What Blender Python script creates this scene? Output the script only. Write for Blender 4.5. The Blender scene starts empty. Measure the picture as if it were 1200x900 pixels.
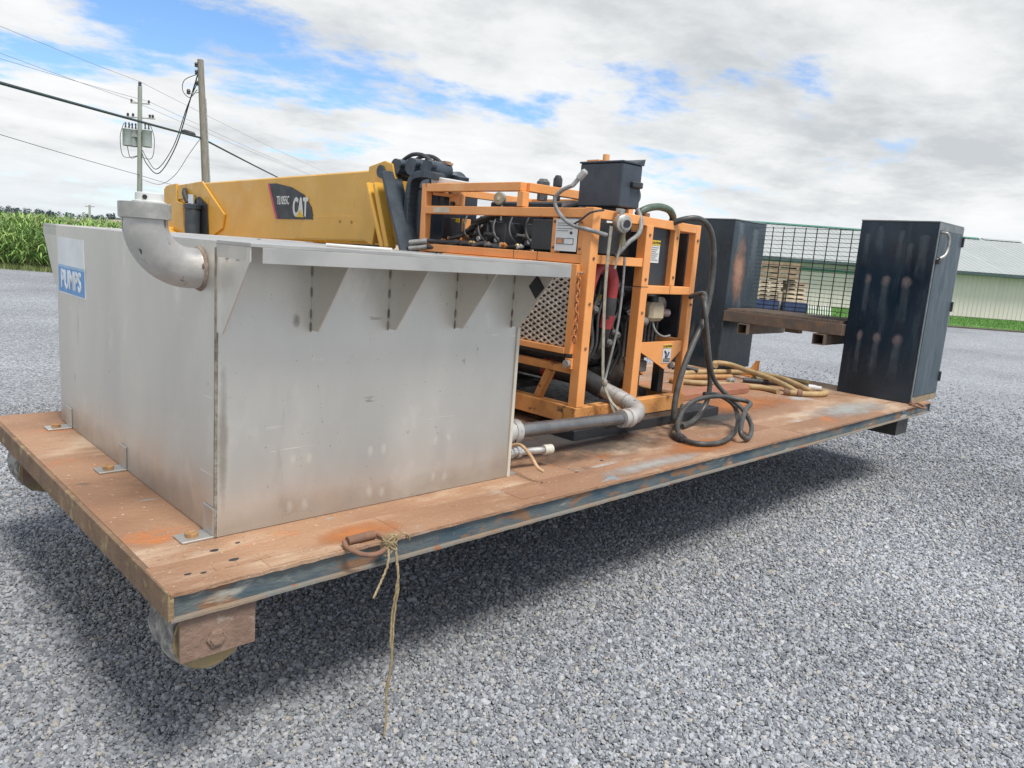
import bpy, bmesh, math, random
import numpy as np
from mathutils import Vector, Matrix
R_ = math.radians
random.seed(7); rng = np.random.default_rng(7)
scene = bpy.context.scene
COL = scene.collection

# ------------------------------------------------------------------ camera, sky, sun, exposure
CAM = Vector((-0.718, -2.007, 1.70))
fw = Vector((0.6916, 0.7014, -0.1724)).normalized()
up = Vector((0.0676, 0.1747, 0.9823)); up = (up - fw*up.dot(fw)).normalized()
rt = fw.cross(up)
cd = bpy.data.cameras.new('camera'); cam = bpy.data.objects.new('camera', cd); COL.objects.link(cam)
cam.matrix_world = Matrix(((rt.x, up.x, -fw.x, CAM.x), (rt.y, up.y, -fw.y, CAM.y), (rt.z, up.z, -fw.z, CAM.z), (0, 0, 0, 1)))
cd.sensor_width = 36.0; cd.lens = 36.0*880/1200; cd.clip_start = 0.05; cd.clip_end = 6000
scene.camera = cam
scene.view_settings.view_transform = 'Standard'; scene.view_settings.look = 'None'
scene.view_settings.exposure = 0.80; scene.view_settings.gamma = 1.0
scene.view_settings.use_curve_mapping = False
scene.cycles.use_denoising = True
scene.cycles.max_bounces = 6; scene.cycles.diffuse_bounces = 3; scene.cycles.glossy_bounces = 3
scene.cycles.use_adaptive_sampling = True

SUN = Vector((-0.02, -0.47, 0.87)).normalized()
sd = bpy.data.lights.new('sun', 'SUN'); so = bpy.data.objects.new('sun', sd); COL.objects.link(so)
sd.energy = 2.3; sd.angle = R_(18); sd.color = (1.0, 0.96, 0.90)
so.rotation_euler = SUN.to_track_quat('Z', 'Y').to_euler(); so.location = (0, 0, 30)

world = bpy.data.worlds.new('World'); scene.world = world; world.use_nodes = True
nt = world.node_tree; N = nt.nodes; Lk = nt.links; N.clear()
def wn(t, **k):
    n = N.new(t)
    for a, b in k.items(): setattr(n, a, b)
    return n
def wmath(op, a, b=None, c=None):
    n = wn('ShaderNodeMath', operation=op)
    for i, v in enumerate((a, b, c)):
        if v is None: continue
        if isinstance(v, (int, float)): n.inputs[i].default_value = v
        else: Lk.new(v, n.inputs[i])
    return n.outputs[0]
wout = wn('ShaderNodeOutputWorld'); bg = wn('ShaderNodeBackground'); bg.inputs[1].default_value = 0.1
Lk.new(bg.outputs[0], wout.inputs[0])
sky = wn('ShaderNodeTexSky', sky_type='NISHITA'); sky.sun_disc = False
sky.sun_elevation = math.asin(SUN.z); sky.sun_rotation = math.atan2(SUN.x, SUN.y)
sky.air_density = 1.0; sky.dust_density = 0.25; sky.ozone_density = 3.5
tc = wn('ShaderNodeTexCoord'); sp = wn('ShaderNodeSeparateXYZ'); Lk.new(tc.outputs['Generated'], sp.inputs[0])
zz = wmath('ADD', wmath('MAXIMUM', sp.outputs[2], 0.0), 0.16)
cb = wn('ShaderNodeCombineXYZ')
Lk.new(wmath('DIVIDE', sp.outputs[0], zz), cb.inputs[0]); Lk.new(wmath('DIVIDE', sp.outputs[1], zz), cb.inputs[1])
SKY_OFF = (1.925, -6.167, 0.0); SKY_ROT = R_(30)
def cloud_noise(scale, det, off, dist=0.0, rough=0.55, stretch=(1, 1, 1)):
    mp = wn('ShaderNodeMapping'); mp.inputs['Location'].default_value = off; mp.inputs['Rotation'].default_value = (0, 0, SKY_ROT); mp.inputs['Scale'].default_value = stretch
    Lk.new(cb.outputs[0], mp.inputs[0])
    n = wn('ShaderNodeTexNoise'); n.inputs['Scale'].default_value = scale; n.inputs['Detail'].default_value = det
    n.inputs['Roughness'].default_value = rough; n.inputs['Distortion'].default_value = dist
    Lk.new(mp.outputs[0], n.inputs['Vector']); return n.outputs[0]
def mrange(v, a, b, c=0.0, d=1.0, smooth=True):
    n = wn('ShaderNodeMapRange'); n.interpolation_type = 'SMOOTHSTEP' if smooth else 'LINEAR'
    for i, x in zip((1, 2, 3, 4), (a, b, c, d)): n.inputs[i].default_value = x
    Lk.new(v, n.inputs[0]); return n.outputs[0]
big = cloud_noise(0.62, 12, SKY_OFF, 0.12, 0.60, (1.0, 1.35, 1))
puff = cloud_noise(3.4, 10, (1.0, 0.3, 1.7), 0.15, 0.66)
mask = mrange(wmath('ADD', wmath('MULTIPLY', big, 0.86), wmath('MULTIPLY', puff, 0.14)), 0.418, 0.492)
shade = cloud_noise(0.85, 10, (SKY_OFF[0]+0.10, SKY_OFF[1]+0.16, 3.0), 0.2, 0.52, (1.0, 1.5, 1))
sh = wmath('ADD', wmath('MULTIPLY', shade, 0.68), wmath('MULTIPLY', puff, 0.32))
ramp = wn('ShaderNodeValToRGB'); Lk.new(sh, ramp.inputs[0])
cr = ramp.color_ramp; cr.elements[0].position = 0.40; cr.elements[0].color = (5.7, 5.75, 5.8, 1)
cr.elements[1].position = 0.63; cr.elements[1].color = (3.5, 3.7, 3.85, 1)
e = cr.elements.new(0.50); e.color = (5.05, 5.15, 5.2, 1)
skyc = wn('ShaderNodeMix', data_type='RGBA', blend_type='MULTIPLY'); skyc.inputs[0].default_value = 1.0
Lk.new(sky.outputs[0], skyc.inputs[6]); skyc.inputs[7].default_value = (0.80, 0.93, 1.08, 1)
mx = wn('ShaderNodeMix', data_type='RGBA'); Lk.new(mask, mx.inputs[0]); Lk.new(skyc.outputs[2], mx.inputs[6]); Lk.new(ramp.outputs[0], mx.inputs[7])
hz = mrange(sp.outputs[2], 0.0, 0.10, 0.8, 0.0)
hm = wn('ShaderNodeMix', data_type='RGBA'); Lk.new(hz, hm.inputs[0]); Lk.new(mx.outputs[2], hm.inputs[6]); hm.inputs[7].default_value = (4.7, 5.0, 5.25, 1)
Lk.new(hm.outputs[2], bg.inputs[0])

# ------------------------------------------------------------------ materials
MATS = {}
def srgb(r, g, b):
    f = lambda c: (c/255/12.92) if c/255 <= 0.04045 else ((c/255+0.055)/1.055)**2.4
    return (f(r), f(g), f(b))
def mat(name, c, c2=None, s=5.0, rough=0.6, metal=0.0, bump=0.0, bs=60.0, spots=(), stretch=(1, 1, 1), rv=0.12, pos=(0.35, 0.65), spec=0.5, objvar=0.0):
    """procedural principled material: two-tone noise, optional wear spots (colour, scale, threshold, softness, stretch), fine bump"""
    if name in MATS: return MATS[name]
    m = bpy.data.materials.new(name); m.use_nodes = True; MATS[name] = m
    t = m.node_tree; n = t.nodes; l = t.links; b = n['Principled BSDF']
    tcn = n.new('ShaderNodeTexCoord'); oi = n.new('ShaderNodeObjectInfo')
    add = n.new('ShaderNodeVectorMath'); add.operation = 'ADD'; l.new(tcn.outputs['Object'], add.inputs[0])
    sc = n.new('ShaderNodeVectorMath'); sc.operation = 'SCALE'; sc.inputs['Scale'].default_value = 7.0
    cmb = n.new('ShaderNodeCombineXYZ'); l.new(oi.outputs['Random'], cmb.inputs[0]); l.new(oi.outputs['Random'], cmb.inputs[1])
    l.new(cmb.outputs[0], sc.inputs[0]); l.new(sc.outputs[0], add.inputs[1])
    def noise(scale, st=(1, 1, 1), det=6, ro=0.6):
        mp = n.new('ShaderNodeMapping'); mp.inputs['Scale'].default_value = st; l.new(add.outputs[0], mp.inputs[0])
        q = n.new('ShaderNodeTexNoise'); q.inputs['Scale'].default_value = scale; q.inputs['Detail'].default_value = det; q.inputs['Roughness'].default_value = ro
        l.new(mp.outputs[0], q.inputs['Vector']); return q.outputs[0]
    def mr(v, a, bb, c0=0.0, c1=1.0):
        q = n.new('ShaderNodeMapRange'); q.interpolation_type = 'SMOOTHSTEP'
        for i, x in zip((1, 2, 3, 4), (a, bb, c0, c1)): q.inputs[i].default_value = x
        l.new(v, q.inputs[0]); return q.outputs[0]
    if c2 is None: c2 = tuple(x*0.8 for x in c)
    mixn = n.new('ShaderNodeMix'); mixn.data_type = 'RGBA'
    base = noise(s, stretch); l.new(mr(base, *pos), mixn.inputs[0])
    mixn.inputs[6].default_value = (*c, 1); mixn.inputs[7].default_value = (*c2, 1)
    col = mixn.outputs[2]
    for (sc_, ss, th, soft, st) in spots:
        mk = n.new('ShaderNodeMix'); mk.data_type = 'RGBA'
        l.new(mr(noise(ss, st, 5, 0.62), th, th+soft), mk.inputs[0]); l.new(col, mk.inputs[6]); mk.inputs[7].default_value = (*sc_, 1)
        col = mk.outputs[2]
    if objvar:
        hv = n.new('ShaderNodeHueSaturation'); l.new(mr(oi.outputs['Random'], 0, 1, 1-objvar, 1+objvar), hv.inputs['Value']); l.new(col, hv.inputs['Color']); col = hv.outputs[0]
    l.new(col, b.inputs['Base Color'])
    l.new(mr(noise(s*2.3, stretch), 0.3, 0.7, max(0.02, rough-rv), min(1, rough+rv)), b.inputs['Roughness'])
    b.inputs['Metallic'].default_value = metal
    b.inputs['Specular IOR Level'].default_value = spec
    if bump:
        bn = n.new('ShaderNodeBump'); bn.inputs['Strength'].default_value = bump; bn.inputs['Distance'].default_value = 0.01
        l.new(noise(bs, stretch, 4), bn.inputs['Height']); l.new(bn.outputs[0], b.inputs['Normal'])
    return m

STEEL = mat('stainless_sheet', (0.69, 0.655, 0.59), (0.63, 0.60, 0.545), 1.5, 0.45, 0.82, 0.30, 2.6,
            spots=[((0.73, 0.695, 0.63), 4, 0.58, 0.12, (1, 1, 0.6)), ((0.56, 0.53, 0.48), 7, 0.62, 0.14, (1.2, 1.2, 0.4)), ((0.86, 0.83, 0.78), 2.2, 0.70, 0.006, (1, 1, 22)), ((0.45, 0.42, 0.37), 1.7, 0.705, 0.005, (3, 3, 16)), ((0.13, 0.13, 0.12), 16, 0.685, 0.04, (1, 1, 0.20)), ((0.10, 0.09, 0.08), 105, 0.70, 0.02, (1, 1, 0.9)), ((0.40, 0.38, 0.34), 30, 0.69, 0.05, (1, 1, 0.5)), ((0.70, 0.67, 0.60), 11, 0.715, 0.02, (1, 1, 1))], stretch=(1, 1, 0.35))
STEEL_D = mat('brushed_plate', (0.55, 0.53, 0.49), (0.44, 0.43, 0.40), 3, 0.42, 0.65, 0.04, 50, spots=[((0.25, 0.24, 0.22), 30, 0.72, 0.04, (1, 1, 1))])
WELD = mat('weld_bead', (0.16, 0.14, 0.11), (0.34, 0.31, 0.25), 30, 0.7, 0.3, 0.5, 90)
PIPE = mat('cast_pipe', (0.58, 0.555, 0.52), (0.40, 0.385, 0.36), 5, 0.46, 0.5, 0.12, 55, spots=[((0.12, 0.11, 0.10), 30, 0.63, 0.04, (1, 1, 0.35)), ((0.20, 0.17, 0.14), 9, 0.66, 0.08, (1, 1, 0.5))])
GALV = mat('galvanised', (0.52, 0.51, 0.47), (0.36, 0.35, 0.32), 14, 0.45, 0.6, 0.1, 80)
RUSTDECK = mat('rusty_deck', (0.37, 0.215, 0.125), (0.27, 0.145, 0.080), 1.4, 0.75, 0.0, 0.7, 60,
               spots=[((0.50, 0.365, 0.25), 1.9, 0.52, 0.16, (0.5, 1.4, 1)), ((0.46, 0.16, 0.045), 2.2, 0.585, 0.10, (0.7, 1.3, 1)), ((0.40, 0.40, 0.37), 1.6, 0.60, 0.10, (0.7, 1.8, 1)), ((0.15, 0.10, 0.07), 4.2, 0.63, 0.12, (1, 1, 1)), ((0.24, 0.30, 0.32), 3.0, 0.66, 0.05, (0.6, 2.0, 1)), ((0.20, 0.10, 0.06), 30, 0.66, 0.05, (1, 1, 1)), ((0.22, 0.12, 0.075), 85, 0.60, 0.08, (1, 1, 1)), ((0.56, 0.42, 0.33), 60, 0.64, 0.06, (1, 1, 1))], stretch=(0.6, 1.2, 1))
RUSTEDGE = mat('rusty_end_beam', (0.24, 0.15, 0.085), (0.16, 0.10, 0.06), 6, 0.85, 0, 0.6, 50, spots=[((0.32, 0.24, 0.12), 9, 0.58, 0.1, (1, 1, 1))])
BLUEBEAM = mat('worn_blue_paint', (0.045, 0.082, 0.108), (0.12, 0.135, 0.13), 7, 0.66, 0.0, 0.4, 60,
               spots=[((0.22, 0.12, 0.065), 5.5, 0.52, 0.08, (0.7, 1, 1.6)), ((0.20, 0.12, 0.07), 26, 0.63, 0.05, (1, 1, 1)), ((0.34, 0.33, 0.28), 4.5, 0.60, 0.08, (0.5, 1, 2))], stretch=(0.5, 1, 1.5))
FLANGE = mat('chipped_flange', (0.26, 0.19, 0.13), (0.20, 0.20, 0.18), 7, 0.75, 0, 0.4, 60, spots=[((0.30, 0.13, 0.06), 8, 0.58, 0.06, (1, 1, 1))])
RUST = mat('rust', (0.27, 0.14, 0.085), (0.18, 0.10, 0.065), 12, 0.85, 0, 0.5, 80)
RUSTY_PLATE = mat('brown_plate', (0.25, 0.165, 0.12), (0.19, 0.12, 0.085), 10, 0.85, 0, 0.6, 60, spots=[((0.36, 0.29, 0.22), 14, 0.6, 0.1, (1, 1, 1))])
TREAD = mat('caked_roller', (0.36, 0.34, 0.30), (0.12, 0.115, 0.11), 22, 0.9, 0, 1.0, 40)
ROLLERF = mat('roller_face', (0.34, 0.25, 0.12), (0.22, 0.17, 0.10), 10, 0.8, 0, 0.4, 60)
ORANGE = mat('orange_enamel', (0.83, 0.365, 0.122), (0.77, 0.32, 0.098), 4, 0.42, 0, 0.14, 34, spots=[((0.84, 0.42, 0.16), 3, 0.58, 0.12, (1, 1, 1)), ((0.34, 0.17, 0.08), 9, 0.68, 0.04, (1, 1, 0.5)), ((0.14, 0.075, 0.045), 34, 0.70, 0.02, (1, 1, 1))])
ORANGE_R = mat('orange_rusted', (0.66, 0.30, 0.09), (0.46, 0.20, 0.06), 7, 0.7, 0, 0.4, 60, spots=[((0.12, 0.07, 0.04), 12, 0.58, 0.1, (1, 1, 1))])
BLACKP = mat('black_paint', (0.018, 0.02, 0.024), (0.03, 0.032, 0.036), 6, 0.42, 0, 0.08, 60, spots=[((0.10, 0.10, 0.10), 20, 0.68, 0.06, (1, 1, 0.5))])
BLACKM = mat('oily_iron', (0.03, 0.03, 0.032), (0.06, 0.055, 0.05), 12, 0.5, 0.25, 0.3, 60)
GREYM = mat('grey_casting', (0.16, 0.155, 0.15), (0.09, 0.09, 0.09), 14, 0.55, 0.3, 0.3, 60)
BOXBLK = mat('charcoal_plastic', (0.036, 0.046, 0.060), (0.052, 0.062, 0.078), 7, 0.45, 0, 0.15, 120)
NAVY = mat('dark_navy_sheet', (0.009, 0.020, 0.034), (0.017, 0.034, 0.053), 2.2, 0.20, 0, 0.06, 14,
           spots=[((0.05, 0.075, 0.095), 3.2, 0.58, 0.18, (1.8, 1.8, 0.22)), ((0.16, 0.18, 0.20), 14, 0.70, 0.06, (1, 1, 0.3))], stretch=(1, 1, 0.40))
NAVYR = mat('navy_sheet_rusted', (0.016, 0.030, 0.045), (0.035, 0.052, 0.066), 3, 0.28, 0, 0.15, 20,
            spots=[((0.10, 0.12, 0.13), 5, 0.56, 0.12, (1.5, 1.5, 0.25)), ((0.25, 0.14, 0.09), 5, 0.66, 0.05, (1, 1, 0.45))], stretch=(1, 1, 0.4))
DOORG = mat('slate_blue_door', (0.055, 0.080, 0.100), (0.042, 0.062, 0.080), 5, 0.45, 0, 0.08, 40, spots=[((0.13, 0.155, 0.17), 6, 0.62, 0.1, (1, 1, 0.2))], stretch=(1, 1, 0.3))
TRIMG = mat('cabinet_trim', (0.20, 0.22, 0.22), (0.14, 0.16, 0.17), 9, 0.5, 0.2, 0.1, 60)
BASEY = mat('ochre_base', (0.34, 0.25, 0.13), (0.22, 0.18, 0.12), 8, 0.75, 0, 0.3, 60)
YELLOW = mat('yellow_enamel', (0.70, 0.39, 0.060), (0.64, 0.345, 0.05), 2.0, 0.36, 0, 0.04, 25, spots=[((0.60, 0.35, 0.08), 4, 0.60, 0.15, (1, 1, 0.25)), ((0.30, 0.18, 0.06), 9, 0.70, 0.05, (1, 1, 0.15)), ((0.20, 0.13, 0.06), 40, 0.72, 0.02, (1, 1, 1))])
BOOMBLK = mat('boom_black_steel', (0.035, 0.046, 0.060), (0.06, 0.075, 0.09), 5, 0.42, 0.1, 0.1, 50, spots=[((0.17, 0.20, 0.22), 8, 0.64, 0.1, (1, 1, 1))])
RUBBER = mat('black_rubber', (0.035, 0.036, 0.038), (0.055, 0.055, 0.056), 20, 0.55, 0, 0.15, 120)
HOSEG = mat('dark_grey_hose', (0.04, 0.042, 0.04), (0.08, 0.08, 0.074), 14, 0.5, 0, 0.12, 110)
HOSEGR = mat('green_hose', (0.10, 0.14, 0.10), (0.06, 0.09, 0.065), 14, 0.5, 0, 0.1, 110)
HOSET = mat('tan_hose', (0.46, 0.32, 0.15), (0.34, 0.23, 0.11), 9, 0.65, 0, 0.2, 90, spots=[((0.12, 0.09, 0.06), 10, 0.66, 0.06, (1, 1, 1))])
HOSEOL = mat('olive_hose', (0.26, 0.22, 0.11), (0.18, 0.15, 0.08), 9, 0.65, 0, 0.2, 90)
CONDUIT = mat('grey_conduit', (0.26, 0.26, 0.25), (0.16, 0.16, 0.155), 20, 0.5, 0, 0.1, 150)
WEB = mat('grey_webbing', (0.36, 0.33, 0.26), (0.24, 0.22, 0.17), 30, 0.85, 0, 0.4, 200)
TWINE = mat('straw_twine', (0.42, 0.32, 0.18), (0.28, 0.21, 0.11), 60, 0.9, 0, 0.6, 300)
REDR = mat('red_rubber', (0.42, 0.05, 0.05), (0.28, 0.035, 0.035), 9, 0.5)
CREAM = mat('cream_plastic', (0.55, 0.47, 0.32), (0.46, 0.39, 0.26), 9, 0.5)
WHITEP = mat('white_plastic', (0.70, 0.70, 0.67), (0.60, 0.60, 0.57), 6, 0.45)
SIGNW = mat('sign_white', (0.74, 0.76, 0.76), (0.66, 0.68, 0.68), 5, 0.5, spots=[((0.30, 0.30, 0.30), 30, 0.73, 0.04, (1, 1, 1))])
SIGNB = mat('sign_blue', (0.10, 0.27, 0.55), (0.13, 0.31, 0.58), 6, 0.5)
INKD = mat('dark_print_and_holes', (0.03, 0.03, 0.035), None, 9, 0.5)
LABY = mat('label_yellow', (0.75, 0.50, 0.03), None, 9, 0.5)
PINK = mat('decal_pink', (0.55, 0.05, 0.12), None, 4, 0.4)
EXPAND = mat('expanded_metal', (0.68, 0.63, 0.55), (0.54, 0.49, 0.42), 16, 0.6, 0.3, 0.1, 90)
GRATE = mat('grating_steel', (0.13, 0.11, 0.095), (0.20, 0.14, 0.10), 9, 0.65, 0.2, 0.3, 70, spots=[((0.24, 0.14, 0.09), 6, 0.6, 0.08, (1, 1, 1))])
MESHW = mat('dark_mesh_wire', (0.03, 0.03, 0.032), (0.05, 0.045, 0.04), 20, 0.6, 0.2)
WOODP = mat('weathered_pole', (0.30, 0.27, 0.22), (0.20, 0.18, 0.15), 6, 0.9, 0, 0.5, 20, stretch=(6, 6, 0.4))
POLEG = mat('pale_pole', (0.36, 0.38, 0.33), (0.27, 0.29, 0.25), 5, 0.85, 0, 0.3, 20, stretch=(4, 4, 0.4))
CANG = mat('transformer_grey', (0.40, 0.43, 0.42), (0.33, 0.36, 0.35), 4, 0.5)
WIRE = mat('cable_dark', (0.03, 0.055, 0.06), None, 5, 0.6)
WIREP = mat('cable_pale', (0.28, 0.31, 0.34), None, 5, 0.6)
SIDING = mat('cream_siding', (0.76, 0.70, 0.64), (0.70, 0.645, 0.59), 0.8, 0.55, 0, 0.02, 5, stretch=(1, 1, 0.3))
ROOFM = mat('sage_metal_roof', (0.40, 0.425, 0.40), (0.36, 0.385, 0.365), 0.5, 0.42, 0.1, 0.02, 5)
TRIMGR = mat('green_trim', (0.045, 0.20, 0.14), (0.035, 0.15, 0.11), 3, 0.5)
FASCIA = mat('dark_gutter', (0.07, 0.11, 0.11), (0.05, 0.08, 0.08), 3, 0.5)
LUMBER = mat('fresh_lumber', (0.60, 0.51, 0.36), (0.48, 0.39, 0.26), 3, 0.8, 0, 0.1, 20, objvar=0.25)
BLUEC = mat('blue_crate', (0.022, 0.04, 0.095), (0.035, 0.06, 0.13), 4, 0.5)
DIRT = mat('dirt', (0.12, 0.10, 0.075), (0.08, 0.07, 0.055), 2, 0.9, 0, 0.5, 10)
TYRE = mat('tyre_rubber', (0.025, 0.025, 0.026), (0.045, 0.043, 0.04), 8, 0.8, 0, 0.3, 30)
GLASSD = mat('cab_glass', (0.03, 0.04, 0.045), None, 5, 0.08, 0, rv=0.02)

def soft_patch(name, c, amount, axes, mode='round', scale=7.0, rough=0.55):
    """stain or scuff whose alpha falls off from its middle ('round'), down from its top ('drip') or up from its foot ('foot'), broken up by noise"""
    m = bpy.data.materials.new(name); m.use_nodes = True; n = m.node_tree.nodes; l = m.node_tree.links; b = n['Principled BSDF']
    b.inputs['Base Color'].default_value = (*c, 1); b.inputs['Roughness'].default_value = rough
    def mth(op, *v):
        q = n.new('ShaderNodeMath'); q.operation = op
        for i, x in enumerate(v):
            if isinstance(x, (int, float)): q.inputs[i].default_value = x
            else: l.new(x, q.inputs[i])
        return q.outputs[0]
    tcn = n.new('ShaderNodeTexCoord'); nz = n.new('ShaderNodeTexNoise'); nz.inputs['Scale'].default_value = scale; nz.inputs['Detail'].default_value = 6; nz.inputs['Roughness'].default_value = 0.62; l.new(tcn.outputs['Object'], nz.inputs['Vector'])
    sx = n.new('ShaderNodeSeparateXYZ'); l.new(tcn.outputs['Generated'], sx.inputs[0])
    u, v = sx.outputs[axes[0]], sx.outputs[axes[1]]
    cu = mth('MULTIPLY', mth('ABSOLUTE', mth('SUBTRACT', u, 0.5)), 2.0); cv = mth('MULTIPLY', mth('ABSOLUTE', mth('SUBTRACT', v, 0.5)), 2.0)
    if mode == 'round': r = mth('SQRT', mth('ADD', mth('MULTIPLY', cu, cu), mth('MULTIPLY', cv, cv)))
    elif mode == 'drip': r = mth('MAXIMUM', cu, mth('SUBTRACT', 1.0, v))
    else: r = v
    t = mth('SUBTRACT', mth('MULTIPLY_ADD', nz.outputs[0], 1.3, -0.05), r)
    mr = n.new('ShaderNodeMapRange'); mr.inputs[1].default_value = -0.35; mr.inputs[2].default_value = 0.40; mr.inputs[4].default_value = amount; l.new(t, mr.inputs[0])
    edge = mth('MINIMUM', 1.0, mth('MULTIPLY', mth('SUBTRACT', 1.0, r), 4.0)); edge = mth('MAXIMUM', edge, 0.0)
    l.new(mth('MULTIPLY', mr.outputs[0], edge), b.inputs['Alpha']); return m

# ------------------------------------------------------------------ mesh building helpers
OFF = {}
class M:
    def __init__(s): s.v = []; s.f = []
    def add(s, vs, fs):
        o = len(s.v); s.v += [tuple(v) for v in vs]; s.f += [tuple(i+o for i in f) for f in fs]; return s
    def box(s, a, b):
        x0, y0, z0 = [min(p, q) for p, q in zip(a, b)]; x1, y1, z1 = [max(p, q) for p, q in zip(a, b)]
        return s.add([(x0,y0,z0),(x1,y0,z0),(x1,y1,z0),(x0,y1,z0),(x0,y0,z1),(x1,y0,z1),(x1,y1,z1),(x0,y1,z1)],
                     [(0,3,2,1),(4,5,6,7),(0,1,5,4),(1,2,6,5),(2,3,7,6),(3,0,4,7)])
    def bar(s, p0, p1, w, h=None, upv=(0, 0, 1)):
        h = h or w; p0 = Vector(p0); p1 = Vector(p1); d = (p1-p0).normalized(); u = Vector(upv)
        if abs(d.dot(u)) > 0.98: u = Vector((0, 1, 0))
        a = d.cross(u).normalized(); u = a.cross(d); vs = []
        for p in (p0, p1):
            for i, j in ((-1,-1),(1,-1),(1,1),(-1,1)): vs.append(p + a*(i*w/2) + u*(j*h/2))
        return s.add(vs, [(0,3,2,1),(4,5,6,7),(0,1,5,4),(1,2,6,5),(2,3,7,6),(3,0,4,7)])
    def cyl(s, p0, p1, r, seg=14, r2=None):
        p0 = Vector(p0); p1 = Vector(p1); d = (p1-p0).normalized()
        u = Vector((0,0,1)) if abs(d.z) < 0.9 else Vector((1,0,0)); a = d.cross(u).normalized(); u = a.cross(d)
        r2 = r if r2 is None else r2; vs = []
        for p, rr in ((p0, r), (p1, r2)):
            for i in range(seg):
                t = 2*math.pi*i/seg; vs.append(p + a*(rr*math.cos(t)) + u*(rr*math.sin(t)))
        fs = [(i, (i+1) % seg, seg+(i+1) % seg, seg+i) for i in range(seg)] + [tuple(range(seg-1, -1, -1)), tuple(range(seg, 2*seg))]
        return s.add(vs, fs)
    def lathe(s, p0, axis, prof, seg=20):
        p0 = Vector(p0); d = Vector(axis).normalized(); u = Vector((0,0,1)) if abs(d.z) < 0.9 else Vector((1,0,0)); a = d.cross(u).normalized(); u = a.cross(d)
        vs = []; n = len(prof)
        for (t, r) in prof:
            for i in range(seg):
                q = 2*math.pi*i/seg; vs.append(p0 + d*t + a*(r*math.cos(q)) + u*(r*math.sin(q)))
        fs = [(k*seg+i, k*seg+(i+1) % seg, (k+1)*seg+(i+1) % seg, (k+1)*seg+i) for k in range(n-1) for i in range(seg)]
        fs += [tuple(range(seg-1, -1, -1)), tuple(range((n-1)*seg, n*seg))]
        return s.add(vs, fs)
    def tube(s, pts, r, seg=8, closed=False, radii=None):
        P = [Vector(p) for p in pts]; n = len(P); vs = []; prev = None
        for i in range(n):
            if closed: d = (P[(i+1) % n]-P[i-1]).normalized()
            else: d = (P[min(i+1, n-1)]-P[max(i-1, 0)]).normalized()
            if prev is None:
                u = Vector((0,0,1)) if abs(d.z) < 0.9 else Vector((1,0,0))
            else: u = prev
            a = d.cross(u).normalized(); u = a.cross(d).normalized(); prev = u
            rr = radii[i] if radii else r
            for k in range(seg):
                t = 2*math.pi*k/seg; vs.append(P[i] + a*(rr*math.cos(t)) + u*(rr*math.sin(t)))
        m = n if closed else n-1
        fs = [(i*seg+k, i*seg+(k+1) % seg, ((i+1) % n)*seg+(k+1) % seg, ((i+1) % n)*seg+k) for i in range(m) for k in range(seg)]
        if not closed: fs += [tuple(range(seg-1, -1, -1)), tuple(range((n-1)*seg, n*seg))]
        return s.add(vs, fs)
    def prism(s, poly, ext):
        n = len(poly); P = [Vector(p) for p in poly]; E = Vector(ext)
        return s.add(P + [p+E for p in P], [tuple(range(n-1, -1, -1)), tuple(range(n, 2*n))] + [(i, (i+1) % n, n+(i+1) % n, n+i) for i in range(n)])
    def sheet(s, poly):
        return s.add(poly, [tuple(range(len(poly)))])
    def mesh(s, name, mat_, off=(0, 0, 0), bevel=0.0, smooth=0):
        me = bpy.data.meshes.new(name); bm = bmesh.new()
        o = Vector(off); bv = [bm.verts.new(Vector(v)-o) for v in s.v]
        for f in s.f:
            try: bm.faces.new([bv[i] for i in f])
            except ValueError: pass
        bmesh.ops.recalc_face_normals(bm, faces=bm.faces)
        if bevel:
            ed = [e_ for e_ in bm.edges if len(e_.link_faces) == 2 and e_.calc_face_angle(0) > 0.6]
            bmesh.ops.bevel(bm, geom=ed, offset=bevel, segments=1, affect='EDGES', clamp_overlap=True)
        bm.to_mesh(me); bm.free()
        if mat_ is not None: me.materials.append(mat_)
        if smooth:
            me.polygons.foreach_set('use_smooth', [True]*len(me.polygons))
            me.set_sharp_from_angle(angle=R_(smooth))
        return me
    def build(s, name, mat_, parent=None, bevel=0.0, smooth=0, kind=None, label=None):
        off = OFF.get(parent.name, (0, 0, 0)) if parent is not None else (0, 0, 0)
        return link(name, s.mesh(name, mat_, off, bevel, smooth), parent, kind, label)
def link(name, me, parent=None, kind=None, label=None, loc=None, rot=None):
    o = bpy.data.objects.new(name, me); COL.objects.link(o)
    if parent is not None: o.parent = parent; OFF[o.name] = OFF.get(parent.name, (0, 0, 0))
    if kind: o['kind'] = kind
    if label: o['label'] = label
    if loc is not None:
        off = OFF.get(parent.name, (0,0,0)) if parent is not None else (0,0,0)
        o.location = Vector(loc)-Vector(off)
    if rot is not None: o.rotation_euler = rot
    return o
def tag(o, label, cat, group=None, kind=None):
    o['label'] = label; o['category'] = cat
    if group: o['group'] = group
    if kind: o['kind'] = kind
    return o
def root(name, label, cat, loc=(0, 0, 0), group=None, rotz=0.0, local=False):
    o = bpy.data.objects.new(name, None); COL.objects.link(o); o.location = loc; o.rotation_euler = (0, 0, rotz); o.empty_display_size = 0.1
    OFF[o.name] = (0, 0, 0) if local else tuple(loc)
    return tag(o, label, cat, group)
def thing(m, name, mat_, label, cat, group=None, bevel=0, smooth=0, kind=None, loc=(0, 0, 0)):
    o = link(name, m.mesh(name, mat_, loc, bevel, smooth)); o.location = loc
    return tag(o, label, cat, group, kind)
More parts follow.
